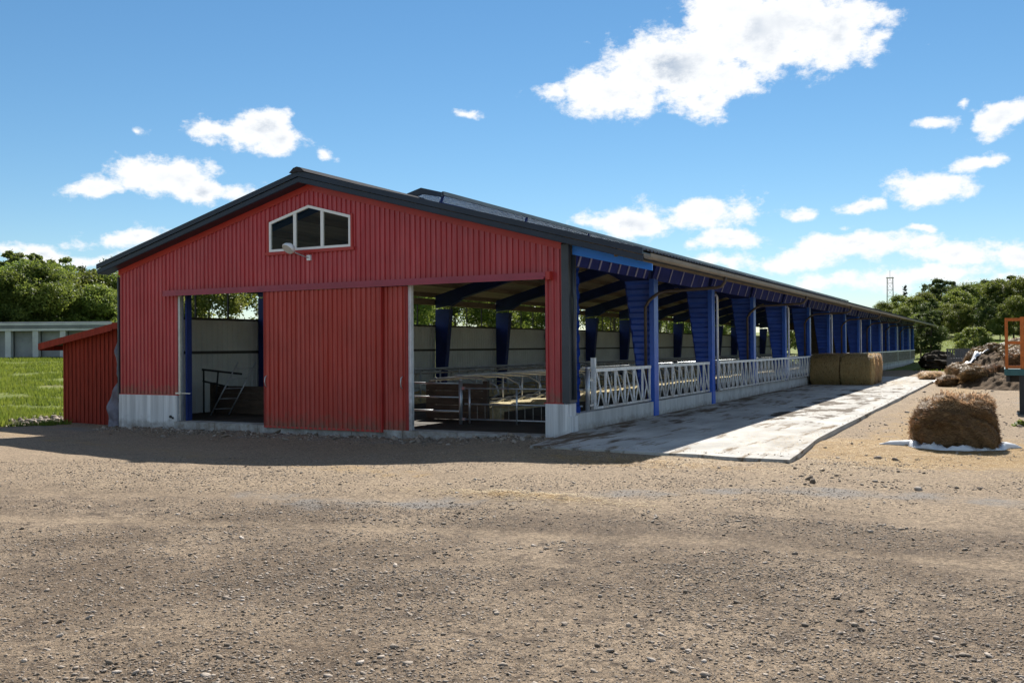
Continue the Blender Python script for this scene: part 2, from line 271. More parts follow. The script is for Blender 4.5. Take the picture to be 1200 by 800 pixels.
def ground_mat():
    m = bpy.data.materials.new('yard_ground'); m.use_nodes = True; t = m.node_tree; b = t.nodes['Principled BSDF']; b.inputs['Roughness'].default_value = .92; b.inputs['Specular IOR Level'].default_value = .2
    g = N(t, 'ShaderNodeNewGeometry'); pos = g.outputs['Position']
    def noise(sc, det=5, ro=.6, st=(1, 1, 1)):
        v = N(t, 'ShaderNodeVectorMath', operation='MULTIPLY'); v.inputs[1].default_value = st; t.links.new(pos, v.inputs[0])
        n = N(t, 'ShaderNodeTexNoise'); n.inputs['Scale'].default_value = sc; n.inputs['Detail'].default_value = det; n.inputs['Roughness'].default_value = ro; t.links.new(v.outputs[0], n.inputs['Vector']); return n.outputs['Fac']
    def rng(v, a, b_, c=0, d=1):
        r = N(t, 'ShaderNodeMapRange', interpolation_type='SMOOTHSTEP'); t.links.new(v, r.inputs[0]); r.inputs[1].default_value = a; r.inputs[2].default_value = b_; r.inputs[3].default_value = c; r.inputs[4].default_value = d; return r.outputs[0]
    def mix(f, a, c):
        x = N(t, 'ShaderNodeMix', data_type='RGBA'); t.links.new(f, x.inputs['Factor'])
        for s, v in (('A', a), ('B', c)):
            if isinstance(v, tuple): x.inputs[s].default_value = (*v, 1)
            else: t.links.new(v, x.inputs[s])
        return x.outputs['Result']
    def attr(n): a = N(t, 'ShaderNodeAttribute', attribute_name=n); return a.outputs['Fac']
    c = mix(rng(noise(.55, 6, .66), .36, .66), (.135, .096, .062), (.285, .216, .148))
    c = mix(rng(noise(5, 6, .74), .49, .66), c, (.088, .063, .044))
    c = mix(rng(noise(55, 3, .6), .52, .70), c, (.30, .245, .19))
    c = mix(rng(noise(120, 2, .6), .53, .62), c, (.06, .046, .036))
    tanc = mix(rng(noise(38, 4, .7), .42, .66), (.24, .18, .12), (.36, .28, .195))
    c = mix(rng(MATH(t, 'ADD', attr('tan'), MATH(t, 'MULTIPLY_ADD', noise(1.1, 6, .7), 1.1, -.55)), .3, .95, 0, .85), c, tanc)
    vor = N(t, 'ShaderNodeTexVoronoi', feature='F1'); vor.inputs['Scale'].default_value = 42; t.links.new(pos, vor.inputs['Vector'])
    hs = N(t, 'ShaderNodeHueSaturation'); sc = N(t, 'ShaderNodeSeparateColor'); t.links.new(vor.outputs['Color'], sc.inputs[0])
    t.links.new(c, hs.inputs['Color']); t.links.new(MATH(t, 'MULTIPLY_ADD', sc.outputs[0], .8, .62), hs.inputs['Value']); c = hs.outputs[0]
    grey = mix(rng(noise(60, 3), .4, .65), (.13, .13, .13), (.27, .265, .26))
    c = mix(rng(MATH(t, 'ADD', attr('grey'), MATH(t, 'MULTIPLY_ADD', noise(1.3, 6, .7), 1.5, -.75)), .38, .85, 0, .8), c, grey)
    straw = mix(rng(noise(80, 3, .7, (1, .6, 1)), .38, .66), (.22, .14, .062), (.47, .325, .15))
    c = mix(rng(MATH(t, 'ADD', attr('straw'), MATH(t, 'MULTIPLY_ADD', noise(3.0, 6, .7), 1.3, -.65)), .35, .72, 0, .85), c, straw)
    gr = mix(rng(noise(2.0, 5, .7), .35, .65), (.075, .105, .018), (.17, .20, .035))
    gr = mix(rng(noise(.35, 4, .6), .55, .75), gr, (.20, .17, .075))
    c = mix(rng(MATH(t, 'ADD', attr('grass'), MATH(t, 'MULTIPLY_ADD', noise(.9, 7, .72), 1.5, -.82)), .4, .65), c, gr)
    t.links.new(c, b.inputs['Base Color'])
    h = MATH(t, 'ADD', MATH(t, 'MULTIPLY', noise(9, 8, .75), 1.0), MATH(t, 'MULTIPLY', noise(95, 3, .7), .5))
    bp = N(t, 'ShaderNodeBump'); bp.inputs['Strength'].default_value = .75; bp.inputs['Distance'].default_value = .05; t.links.new(h, bp.inputs['Height']); t.links.new(bp.outputs[0], b.inputs['Normal'])
    MATS['yard_ground'] = m
ground_mat()

# ------------------------------------------------------------------ mesh helpers
class MB:
    def __init__(s): s.v = []; s.f = []
    def add(s, vs, fs):
        o = len(s.v); s.v += [tuple(p) for p in vs]; s.f += [tuple(i + o for i in q) for q in fs]; return s
    def box(s, x0, x1, y0, y1, z0, z1):
        return s.add([(x0, y0, z0), (x1, y0, z0), (x1, y1, z0), (x0, y1, z0), (x0, y0, z1), (x1, y0, z1), (x1, y1, z1), (x0, y1, z1)],
                     [(0, 3, 2, 1), (4, 5, 6, 7), (0, 1, 5, 4), (1, 2, 6, 5), (2, 3, 7, 6), (3, 0, 4, 7)])
    def prismY(s, poly, y0, y1):            # polygon (x, z) counter-clockwise seen from -Y, extruded in y
        n = len(poly); v = [(x, y0, z) for x, z in poly] + [(x, y1, z) for x, z in poly]
        return s.add(v, [tuple(range(n)), tuple(range(2 * n - 1, n - 1, -1))] + [(i, i + n, (i + 1) % n + n, (i + 1) % n) for i in range(n)])
    def tube(s, pts, r, n=8, cap=True):
        P = [Vector(p) for p in pts]; rings = []
        rr = r if isinstance(r, (list, tuple)) else [r] * len(P)
        prev = None
        for i, p in enumerate(P):
            d = (P[min(i + 1, len(P) - 1)] - P[max(i - 1, 0)]).normalized()
            if prev is None:
                a = d.orthogonal().normalized()
            else:
                a = (prev - d * prev.dot(d)).normalized()
            prev = a; b = d.cross(a)
            rings.append([p + (a * math.cos(2 * math.pi * k / n) + b * math.sin(2 * math.pi * k / n)) * rr[i] for k in range(n)])
        v = [q for R in rings for q in R]; f = []
        for i in range(len(P) - 1):
            for k in range(n): f.append((i * n + k, i * n + (k + 1) % n, (i + 1) * n + (k + 1) % n, (i + 1) * n + k))
        if cap: f.append(tuple(range(n - 1, -1, -1))); f.append(tuple((len(P) - 1) * n + k for k in range(n)))
        return s.add(v, f)
    def bar(s, a, b, w, t, up=(0, 0, 1)):     # rectangular bar from a to b, width w across, t thick
        a = Vector(a); b = Vector(b); d = (b - a).normalized(); u = Vector(up)
        if abs(d.dot(u)) > .98: u = Vector((1, 0, 0))
        x = d.cross(u).normalized(); y = x.cross(d)
        c = [(-1, -1), (1, -1), (1, 1), (-1, 1)]
        v = [p + x * i * w / 2 + y * j * t / 2 for p in (a, b) for i, j in c]
        return s.add(v, [(0, 1, 2, 3), (7, 6, 5, 4)] + [(i, i + 4, (i + 1) % 4 + 4, (i + 1) % 4) for i in range(4)])
    def mesh(s, name, smooth=False):
        me = bpy.data.meshes.new(name); me.from_pydata(s.v, [], s.f); me.update()
        if smooth: me.shade_smooth()
        return me
    def build(s, name, mat, parent=None, smooth=False, loc=(0, 0, 0), rz=0.0):
        return link(name, s.mesh(name, smooth), mat, parent, loc, rz)
def link(name, me, mat=None, parent=None, loc=(0, 0, 0), rz=0.0):
    if mat is not None and not me.materials: me.materials.append(MATS[mat] if isinstance(mat, str) else mat)
    o = bpy.data.objects.new(name, me); COL.objects.link(o); o.location = loc; o.rotation_euler = (0, 0, rz)
    if parent: o.parent = parent
    return o
def tag(o, label=None, cat=None, group=None, kind=None):
    if label: o['label'] = label
    if cat: o['category'] = cat
    if group: o['group'] = group
    if kind: o['kind'] = kind
    return o
def empty(name, loc=(0, 0, 0), rz=0.0):
    o = bpy.data.objects.new(name, None); COL.objects.link(o); o.location = loc; o.rotation_euler = (0, 0, rz); o.empty_display_size = .3; return o
def copy_tree(o, parent=None):
    c = o.copy(); COL.objects.link(c)
    if parent: c.parent = parent
    for ch in list(o.children): copy_tree(ch, c)
    return c
def np_mesh(name, V, F, smooth=False):        # F: (n,3) or (n,4) int array
    me = bpy.data.meshes.new(name); V = np.asarray(V, dtype=np.float32); F = np.asarray(F, dtype=np.int32); k = F.shape[1]
    me.vertices.add(len(V)); me.vertices.foreach_set('co', V.ravel())
    me.loops.add(F.size); me.loops.foreach_set('vertex_index', F.ravel())
    me.polygons.add(len(F)); me.polygons.foreach_set('loop_start', np.arange(0, F.size, k, dtype=np.int32)); me.polygons.foreach_set('loop_total', np.full(len(F), k, dtype=np.int32))
    if smooth: me.polygons.foreach_set('use_smooth', np.ones(len(F), dtype=bool))
    me.update(calc_edges=True); return me
def fattr(me, name, arr, domain='POINT'):
    a = me.attributes.new(name, 'FLOAT', domain); a.data.foreach_set('value', np.asarray(arr, dtype=np.float32).ravel())

# value noise
_PERM = np.random.default_rng(3).random((256, 256)).astype(np.float64)
def vnoise(x, y):
    xi = np.floor(x).astype(int); yi = np.floor(y).astype(int); xf = x - xi; yf = y - yi
    u = xf * xf * (3 - 2 * xf); v = yf * yf * (3 - 2 * yf)
    g = lambda a, b: _PERM[a & 255, b & 255]
    return (g(xi, yi) * (1 - u) + g(xi + 1, yi) * u) * (1 - v) + (g(xi, yi + 1) * (1 - u) + g(xi + 1, yi + 1) * u) * v
def fbm(x, y, o=4, gain=.5):
    s = 0; a = 1; t = 0
    for i in range(o):
        s = s + a * vnoise(x * 2 ** i + 17.3 * i, y * 2 ** i + 5.1 * i); t += a; a *= gain
    return s / t - .5
def sst(x): x = np.clip(x, 0, 1); return x * x * (3 - 2 * x)

# ------------------------------------------------------------------ terrain
def gz0(x, y):
    x = np.asarray(x, float); y = np.asarray(y, float)
    z = -.05 - .24 * sst((1.0 - x) / 4.5) * sst((y + 9) / 7.5)
    z = z - .05 * sst((x - 3.5) / 2) * sst((y + 4) / 3)
    s = -x * .83 + y * .56 + 15.8
    z = z + 1.45 * sst((s - 27) / 50) * sst((-x - 13.5) / 16)
    z = z + 4.4 * sst((y - 62) / 115) * sst((x + 40) / 30)
    far = np.sqrt((x - 7) ** 2 + (y + 17) ** 2)
    z = z + 10 * sst((far - 180) / 500)
    ins = (x > -12.6) & (x < 0.02) & (y > .05) & (y < 75)
    z = np.where(ins, np.minimum(z, -.42), z)
    ap = (x >= 0.02) & (x < 4.5) & (y > -2.5) & (y < 36)
    z = np.where(ap, np.minimum(z, -.14), z)
    return z
def lane_y(x): return -9.3 + .16 * x + .5 * np.sin(x * .35)
def gz(x, y):
    z = gz0(x, y); x = np.asarray(x, float); y = np.asarray(y, float)
    d = np.sqrt((x - CAM[0]) ** 2 + (y - CAM[1]) ** 2)
    z = z + .05 * fbm(x * .35, y * .35, 3) + .035 * fbm(x * 1.7, y * 1.7, 4, .55) * np.clip(1.4 - d / 60, .3, 1)
    # rough spoil strip along the sill
    ridge = np.exp(-((y + .75) / .55) ** 2) * sst((-x + .2) / 1.0) * sst((x + 12.9) / 1.5)
    z = z + ridge * (.045 + .16 * np.clip(fbm(x * 2.2, y * 2.2, 4, .6) + .12, 0, 1))
    for off in (-.85, .85): z = z - .015 * np.exp(-((y - lane_y(x) - off) / .26) ** 2)
    # old straw ridge in the yard
    z = z + .05 * np.exp(-(((x - 2.9) / 1.2) ** 2 + ((y + 7.3) / .3) ** 2)) * (1 + 1.5 * fbm(x * 5, y * 5, 3))
    return z
def make_ground():
    yaw0 = math.atan2(FW[0], FW[1])
    fine = np.radians(np.arange(-38, 38.01, .14)); coarse = np.radians(np.arange(38 + 4, 322 - .01, 4))
    ang = np.concatenate([fine, coarse]); nA = len(ang)
    r = np.concatenate([[.3, .8, 1.5], 2.2 * 1.0135 ** np.arange(0, 400)]); r = r[r < 420]; r = np.concatenate([r, [520, 700, 1000, 1500, 2200, 3200]]); nR = len(r)
    A, Rr = np.meshgrid(ang + yaw0, r); X = CAM[0] + Rr * np.sin(A); Y = CAM[1] + Rr * np.cos(A); Z = gz(X, Y)
    V = np.stack([X, Y, Z], -1).reshape(-1, 3)
    i = np.arange(nR - 1)[:, None]; j = np.arange(nA)[None, :]; j2 = (j + 1) % nA
    F = np.stack([i * nA + j, (i + 1) * nA + j, (i + 1) * nA + j2, i * nA + j2], -1).reshape(-1, 4)[:, ::-1]
    me = np_mesh('ground', V, F, True)
    x = V[:, 0]; y = V[:, 1]
    s = -x * .83 + y * .56 + 15.8
    grass = sst((s - 27.2) / 2.5) * sst((-x - 13.2) / 1.0)
    grass = np.maximum(grass, sst((y - 46) / 8) * sst((x + 40) / 8) * .95)
    grass = np.maximum(grass, sst((-x - 13.5) / 3) * sst((y - 4) / 4))
    grass = np.maximum(grass, sst((np.sqrt((x - 7) ** 2 + (y + 17) ** 2) - 75) / 10))
    grass = np.maximum(grass, sst((x - 14) / 8) * sst((y - 25) / 10))
    straw = np.exp(-(((x - 6.6) / 2.3) ** 2 + ((y - .1) / 2.9) ** 2)) * 1.15
    straw = np.maximum(straw, .62 * np.exp(-(((x - 2.9) / 2.6) ** 2 + ((y + 3.7) / .9) ** 2)))
    straw = np.maximum(straw, .6 * np.exp(-(((x - 2.9) / 1.2) ** 2 + ((y + 7.3) / .3) ** 2)))
    straw = np.maximum(straw, .6 * np.exp(-((x - 6.0) / 1.4) ** 2) * sst((y + 2) / 4) * sst((40 - y) / 10))
    straw = np.maximum(straw, .45 * np.exp(-((y + 6.0 + .25 * x) / .9) ** 2) * sst((3 - x) / 3))
    grey = .62 * np.exp(-((y + 7.3 - .42 * (x - 2.6) + .5 * np.sin(x * .9)) / .7) ** 2) * sst((x + 3) / 4)
    grey = np.maximum(grey, .7 * np.exp(-((y - 15) / 6) ** 2) * sst((x - 7) / 1.5))
    grey = np.maximum(grey, .55 * np.exp(-((y + .9) / .7) ** 2) * sst((-x + 1) / 1))
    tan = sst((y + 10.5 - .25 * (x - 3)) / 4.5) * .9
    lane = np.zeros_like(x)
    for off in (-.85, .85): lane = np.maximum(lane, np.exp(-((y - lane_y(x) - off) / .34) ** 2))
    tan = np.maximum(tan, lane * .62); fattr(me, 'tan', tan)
    fattr(me, 'grass', grass); fattr(me, 'straw', straw); fattr(me, 'grey', grey)
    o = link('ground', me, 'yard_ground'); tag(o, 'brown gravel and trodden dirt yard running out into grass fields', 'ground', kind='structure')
make_ground()
def gzs(x, y): return float(gz(np.array([x]), np.array([y]))[0])

# concrete apron beside the feed kerb (structure)
def make_apron():
    ys = np.concatenate([np.linspace(-2.6, 1, 8), np.linspace(2, 36, 35)]); pts_l = []; pts_r = []
    for y in ys:
        xl = .13 if y > -.1 else .13 + (.5 - .13) * (-y / 2.6)
        xr = 4.63 + .008 * math.sin(y * 1.3) if y > .6 else 4.64 + .2 * ((.6 - y) / 3.2)
        pts_l.append((xl, y)); pts_r.append((xr, y - (.28 if y < -2.5 else 0)))
    m = MB(); n = len(ys); K = 13
    for i in range(n):
        for k in range(K):
            t = k / (K - 1); x = pts_l[i][0] * (1 - t) + pts_r[i][0] * t; y = pts_l[i][1] * (1 - t) + pts_r[i][1] * t
            if i == 0: y += .10 * math.sin(t * 17) * math.sin(t * 5 + 1) * math.sin(t * 3.1)
            m.v.append((x, y, .0))
    for i in range(n - 1):
        for k in range(K - 1): a = i * K + k; m.f.append((a, a + 1, a + K + 1, a + K))
    edge = [k for k in range(K)] + [i * K + K - 1 for i in range(1, n)] + [(n - 1) * K + k for k in range(K - 2, -1, -1)] + [i * K for i in range(n - 2, 0, -1)]
    b0 = len(m.v); m.v += [(m.v[e][0], m.v[e][1], -.26) for e in edge]
    for q in range(len(edge)): a, c = edge[q], edge[(q + 1) % len(edge)]; m.f.append((c, a, b0 + q, b0 + (q + 1) % len(edge)))
    o = m.build('concrete_apron', 'apron_concrete'); tag(o, 'pale stained concrete feeding apron along the open side of the barn', 'apron', kind='structure')
make_apron()
o = MB().box(-12.5, -.14, .32, 74.9, -.5, -.1).build('barn_floor', 'barn_floor'); tag(o, 'dark mucky floor inside the open barn', 'floor', kind='structure')

# ------------------------------------------------------------------ the barn
RX = -6.35; SL = .268
def rtop(x): return 5.62 - SL * abs(x - RX)
barn = empty('open_sided_barn', (0, 0, -.1))
tag(barn, 'long open-sided cattle barn with red corrugated gable and blue steel frames', 'barn')
BZ = .1                                              # parts are given in world z, the barn's base lies at -0.1
def part(m, name, mat, parent=None, smooth=False):
    if parent is None:
        o = m.build(name, mat, barn, smooth); o.location = (0, 0, BZ)
    else: o = m.build(name, mat, parent, smooth)
    return o
def rib_breaks(a, b, pitch, rib, slope, phase=0.0):
    out = []; x = a
    k = math.floor((a - phase) / pitch) - 1
    while True:
        s = phase + k * pitch; seq = [(s, 0), (s + pitch - rib - 2 * slope, 0), (s + pitch - rib - slope, 1), (s + pitch - slope, 1)]
        for q in seq:
            if a < q[0] < b: out.append(q)
        if s > b: break
        k += 1
    def h(x):
        u = (x - phase) % pitch; e = pitch - rib - 2 * slope
        if u <= e: return 0.
        if u < e + slope: return (u - e) / slope
        if u <= pitch - slope: return 1.
        return (pitch - u) / slope
    return [(a, h(a))] + out + [(b, h(b))]
def ribbed_wall(m, x0, x1, zlo, zhi, Y0, pitch=.13, rib=.05, slope=.013, d=.028, sgn=-1, extra=()):
    br = rib_breaks(x0, x1, pitch, rib, slope, phase=.03)
    for e in extra:
        if x0 < e < x1: br.append((e, 0))
    br = sorted(br); base = len(m.v)
    for x, h in br: m.v.append((x, Y0 + sgn * d * h, zlo(x))); m.v.append((x, Y0 + sgn * d * h, zhi(x)))
    for i in range(len(br) - 1):
        a = base + 2 * i; m.f.append((a, a + 2, a + 3, a + 1) if sgn < 0 else (a, a + 1, a + 3, a + 2))
    return m
und = lambda x: rtop(x) - .30
C = lambda v: (lambda x: v)
# front gable cladding: left flank, gable above the doorway, right jamb
def front_wall():
    m = MB(); ribbed_wall(m, -12.55, -10.5, C(.565), lambda x: rtop(x) - .30, 0.0); part(m, 'wall_cladding', 'red_sheet')
    m = MB(); t0 = lambda x: rtop(x) - .30; wt = lambda x: 4.90 - .274 * abs(x - RX - .01)      # the gable is open behind the window
    ribbed_wall(m, -10.5, -7.48, C(3.02), t0, 0.0); ribbed_wall(m, -7.48, -5.18, C(3.02), C(3.93), 0.0); ribbed_wall(m, -7.48, -5.18, wt, t0, 0.0, extra=(RX, RX + .01)); ribbed_wall(m, -5.18, -.43, C(3.02), t0, 0.0)
    part(m, 'gable_cladding', 'red_sheet')
    m = MB(); ribbed_wall(m, -.43, -.06, C(.565), lambda x: rtop(x) - .30, 0.0); part(m, 'wall_cladding', 'red_sheet')
    # flat trim boards under the verge
    for a, b in ((-12.56, RX), (RX, -.06)):
        za, zb = rtop(a) - .2, rtop(b) - .2
        part(MB().prismY([(a, za - .17), (b, zb - .17), (b, zb), (a, za)], -.045, -.024), 'verge_trim', 'red_trim')
    # drip strips at the foot of the cladding and edges of the opening
    part(MB().box(-12.56, -10.46, -.035, .01, .545, .563), 'drip_strip', 'red_trim')
    part(MB().box(-.47, -.05, -.035, .01, .545, .563), 'drip_strip', 'red_trim')
    part(MB().box(-12.60, -12.555, -.05, .2, .4, 3.55), 'corner_strip', 'corner_dark')
front_wall()
# dark corner flashing on the right with a bulging downpipe cover
m = MB().box(-.058, .10, -.06, .30, .566, rtop(0) - .26); part(m, 'corner_post', 'corner_dark')
m = MB().tube([(.125, .12, 3.45), (.125, .12, 2.75), (.155, .10, 2.62), (.15, .10, 2.2), (.125, .12, 2.0), (.125, .12, .62)], .045, 10); part(m, 'corner_pipe', 'corner_dark', smooth=True)
# concrete footings with board-formed faces, threshold and feed kerb
part(MB().box(-12.56, -10.50, -.05, .35, -.55, .543), 'concrete_footing', 'concrete_board')
part(MB().box(-.43, .05, -.05, .36, -.55, .543), 'concrete_footing', 'concrete_board')
def threshold():
    m = MB(); x = -10.497; xs = [x]
    while x < -.45: x = min(x + 1.35, -.433); xs.append(x)
    for a, b in zip(xs[:-1], xs[1:]): part(MB().box(a, b - .012, -.14, .318, -.55, -.085 - .004 * random.random()), 'threshold_block', 'concrete')
threshold()
for k in range(15):
    y0 = .362 if k == 0 else 5 * k + .1
    part(MB().box(-.13, .12, y0, 5 * k + 5.09, -.5, .335), 'feed_kerb', 'concrete')
part(MB().box(.05, .10, -.03, .36, -.5, .30), 'feed_kerb', 'concrete_board')
# fascia boards with a groove, ridge end cap
def fascia():
    for a, b in ((-12.95, RX), (RX, 1.74)):
        up = part(MB().prismY([(a, rtop(a) - .105), (b, rtop(b) - .105), (b, rtop(b) + .012), (a, rtop(a) + .012)], -.40, -.36), 'fascia_board', 'fascia_dark')
        part(MB().prismY([(a, rtop(a) - .225), (b, rtop(b) - .225), (b, rtop(b) - .118), (a, rtop(a) - .118)], -.372, -.335), 'fascia_board', 'fascia_dark')
        part(MB().prismY([(a, rtop(a) - .236), (b, rtop(b) - .236), (b, rtop(b) - .229), (a, rtop(a) - .229)], -.36, -.02), 'verge_soffit', 'fascia_dark')
        # blue board under the free end on the right
    m = MB().prismY([(RX - .22, 5.60), (RX - .06, 5.60), (RX, 5.615), (RX + .06, 5.60), (RX + .22, 5.60), (RX + .1, 5.70), (RX, 5.725), (RX - .1, 5.70)], -.43, 4.6); part(m, 'ridge_cap', 'ridge_matt')
    a, b = .13, 1.76
    part(MB().prismY([(a, rtop(a) - .42), (b, rtop(b) - .37), (b, rtop(b) - .238), (a, rtop(a) - .238)], .06, .10), 'verge_board', 'bright_blue')
fascia()
# roof sheets: ribs run down the slope
def roof_piece(xa, xb, y0, y1, name='roof_sheet', mat='roof_steel'):
    m = MB(); br = rib_breaks(y0, y1, .2, .05, .02)
    for y, h in br: m.v.append((xa, y, rtop(xa) - .022 + .03 * h)); m.v.append((xb, y, rtop(xb) - .022 + .03 * h))
    for i in range(len(br) - 1): a = 2 * i; m.f.append((a, a + 1, a + 3, a + 2))
    part(m, name, mat)
YE = 77.3; XR = 1.76; XLf = -12.95
for y0, y1 in ((-.355, 4.6), (4.6, YE)):
    dx = .0 if y1 < 5 else .5
    roof_piece(RX + dx, XR, y0, y1); roof_piece(RX - dx, XLf, y0, y1)
    part(MB().prismY([(RX + dx, rtop(RX + dx) - .085), (XR - .04, rtop(XR - .04) - .085), (XR - .04, rtop(XR - .04) - .06), (RX + dx, rtop(RX + dx) - .06)], y0 + .01, y1), 'roof_lining', 'roof_lining')
    part(MB().prismY([(XLf + .04, rtop(XLf + .04) - .085), (RX - dx, rtop(RX - dx) - .085), (RX - dx, rtop(RX - dx) - .06), (XLf + .04, rtop(XLf + .04) - .06)], y0 + .01, y1), 'roof_lining', 'roof_lining')
for x in [RX + .62 + 1.13 * i for i in range(7)] + [RX - .62 - 1.13 * i for i in range(6)]:
    part(MB().box(x - .035, x + .035, .03, 77.2, rtop(x) - .262, rtop(x) - .098), 'purlin', 'purlin_wood')
part(MB().box(XR - .062, XR - .038, -.33, 77.2, rtop(XR) - .19, rtop(XR) - .05), 'eave_board', 'fascia_dark')
# clear ridge vent
def vent():
    za = 5.97; hw = .62
    cap = MB().prismY([(RX - hw, za - .17), (RX, za - .02), (RX + hw, za - .17), (RX + hw, za - .155), (RX, za), (RX - hw, za - .155)], 4.72, 77.1)
    v = part(cap, 'ridge_vent', 'polycarbonate')
    part(MB().prismY([(RX - hw - .02, za - .26), (RX - hw + .08, za - .26), (RX, za - .15), (RX + hw - .08, za - .26), (RX + hw + .02, za - .26), (RX + hw + .02, za - .15), (RX, za + .02), (RX - hw - .02, za - .15)], 4.62, 4.72), 'vent_end', 'fascia_dark', v)
    for s in (-1, 1):
        part(MB().box(*sorted((RX + s * .60, RX + s * .66)), 4.722, 77.1, za - .22, za - .12), 'vent_edge', 'roof_steel', v)
        part(MB().box(*sorted((RX + s * .50, RX + s * .54)), 4.722, 77.1, rtop(RX + .5) - .08, rtop(RX + .5) + .10), 'vent_upstand', 'navy_dark', v)
    y = 4.8
    while y < 77:
        for s in (-1, 1): part(MB().bar((RX + s * .52, y, 5.56), (RX + s * .6, y, za - .2), .04, .06), 'vent_strut', 'navy_dark', v)
        y += 5.0
    v.location = (0, 0, BZ)
vent()
# eave gutter along the open side, in lengths
for k in range(13):
    y0 = -.33 + k * 5.98; y1 = y0 + 5.965; x = XR
    poly = [(x - .03, 3.295), (x + .02, 3.265), (x + .09, 3.265), (x + .12, 3.295), (x + .12, 3.365), (x + .107, 3.365), (x + .107, 3.302), (x + .085, 3.28), (x + .025, 3.28), (x - .015, 3.305), (x - .015, 3.365), (x - .03, 3.365)]
    part(MB().prismY(poly, y0, min(y1, 77.2)), 'gutter', 'cream_gutter')
# blue eave cladding between the frames with pale battens
def eave_cladding():
    for k in range(15):
        y0 = .31 if k == 0 else 5 * k + .11; y1 = 5 * k + 4.74 if k < 14 else 74.9
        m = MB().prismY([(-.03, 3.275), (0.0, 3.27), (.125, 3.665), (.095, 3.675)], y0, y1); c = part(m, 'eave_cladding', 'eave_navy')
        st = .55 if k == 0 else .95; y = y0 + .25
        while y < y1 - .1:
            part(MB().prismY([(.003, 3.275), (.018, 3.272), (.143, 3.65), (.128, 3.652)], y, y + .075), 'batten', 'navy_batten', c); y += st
eave_cladding()
# portal frames
def col_right(z): return -.17 - .135 * max(z, 0)          # inner edge of the right column
def frames():
    rm = fl = cm = None
    for k in range(0, 16):
        y = 5.0 * k if k else .47
        if k == 15: y = 74.7
        if rm is None:
            zt = lambda x: rtop(x) - .268
            R = MB()
            R.prismY([(-.02, zt(-.02) - .48), (-.02, zt(-.02)), (RX, zt(RX)), (RX, zt(RX) - .40), (-1.2, zt(-1.2) - .42), (-.66, zt(-.66) - .56)][::-1], -.09, .09)
            R.prismY([(-12.42, zt(-12.42)), (-12.42, zt(-12.42) - .48), (-11.75, zt(-11.75) - .58), (-11.2, zt(-11.2) - .42), (RX, zt(RX) - .40), (RX, zt(RX))], -.09, .09)
            # bottom flanges
            for pl in ([(-.66, zt(-.66) - .575), (-1.2, zt(-1.2) - .435), (RX, zt(RX) - .415)], [(-11.75, zt(-11.75) - .595), (-11.2, zt(-11.2) - .435), (RX, zt(RX) - .415)]):
                for a, b in zip(pl[:-1], pl[1:]): R.bar((a[0], 0, a[1]), (b[0], 0, b[1]), .26, .02)
            rm = R.mesh('rafter'); rm.materials.append(MATS['navy_dark'])
            # right column: ribbed web facing the gable, both faces
            W = MB(); z = -.35; zs = [z]; p = .285; seq = []
            z0 = -.35
            while z0 < 3.25:
                for dz, h in ((0, 0), (.09, 0), (.14, 1), (.24, 1)):
                    if z0 + dz < 3.25: seq.append((z0 + dz, h))
                z0 += p
            seq.append((3.25, 1))
            for sg in (-1, 1):
                b0 = len(W.v)
                for zz, h in seq:
                    yy = sg * (.10 + .05 * h); W.v.append((col_right(zz), yy, zz)); W.v.append((.03, yy, zz))
                for i in range(len(seq) - 1):
                    a = b0 + 2 * i; W.f.append((a, a + 1, a + 3, a + 2) if sg < 0 else (a, a + 2, a + 3, a + 1))
            cm = W.mesh('column_web'); cm.materials.append(MATS['navy'])
            I = MB(); zz = [-.35, 0, 1, 2, 3.25]
            for a, b in zip(zz[:-1], zz[1:]):
                I.add([(col_right(a), -.15, a), (col_right(a) - .02, -.15, a), (col_right(a) - .02, .15, a), (col_right(a), .15, a),
                       (col_right(b), -.15, b), (col_right(b) - .02, -.15, b), (col_right(b) - .02, .15, b), (col_right(b), .15, b)], [(0, 4, 5, 1), (1, 5, 6, 2), (2, 6, 7, 3), (3, 7, 4, 0)])
            im = I.mesh('inner_flange'); im.materials.append(MATS['navy_dark'])
            fl = MB().box(.032, .15, -.21, .09, -.35, 3.27).box(.032, .152, -.215, -.19, -.36, 3.275).mesh('outer_flange'); fl.materials.append(MATS['post_blue']); fl2 = MB().box(.032, .15, -.21, .09, .34, 3.27).mesh('outer_flange'); fl2.materials.append(MATS['post_blue'])
            Lc = MB(); lin = lambda z: -12.42 + .30 + .115 * max(z, 0)
            Lc.prismY([(-12.42, -.35), (lin(-.3), -.35), (lin(1), 1), (lin(3.2), 3.2), (-12.42, 3.2)], -.09, .09)
            for a, b in ((-.35, 3.2),): Lc.bar((lin(a) + .01, 0, a), (lin(b) + .01, 0, b), .26, .02, up=(1, 0, 0))
            lm = Lc.mesh('column'); lm.materials.append(MATS['navy_dark'])
        f = link('portal_frame', rm, None, barn, (0, y, BZ))
        link('column', lm, None, f)
        if k < 15 or True:
            cw = link('column_web', cm, None, f); link('inner_flange', im, None, f)
            if k > 0: link('outer_flange', fl if k < 3 else fl2, None, f)
frames()
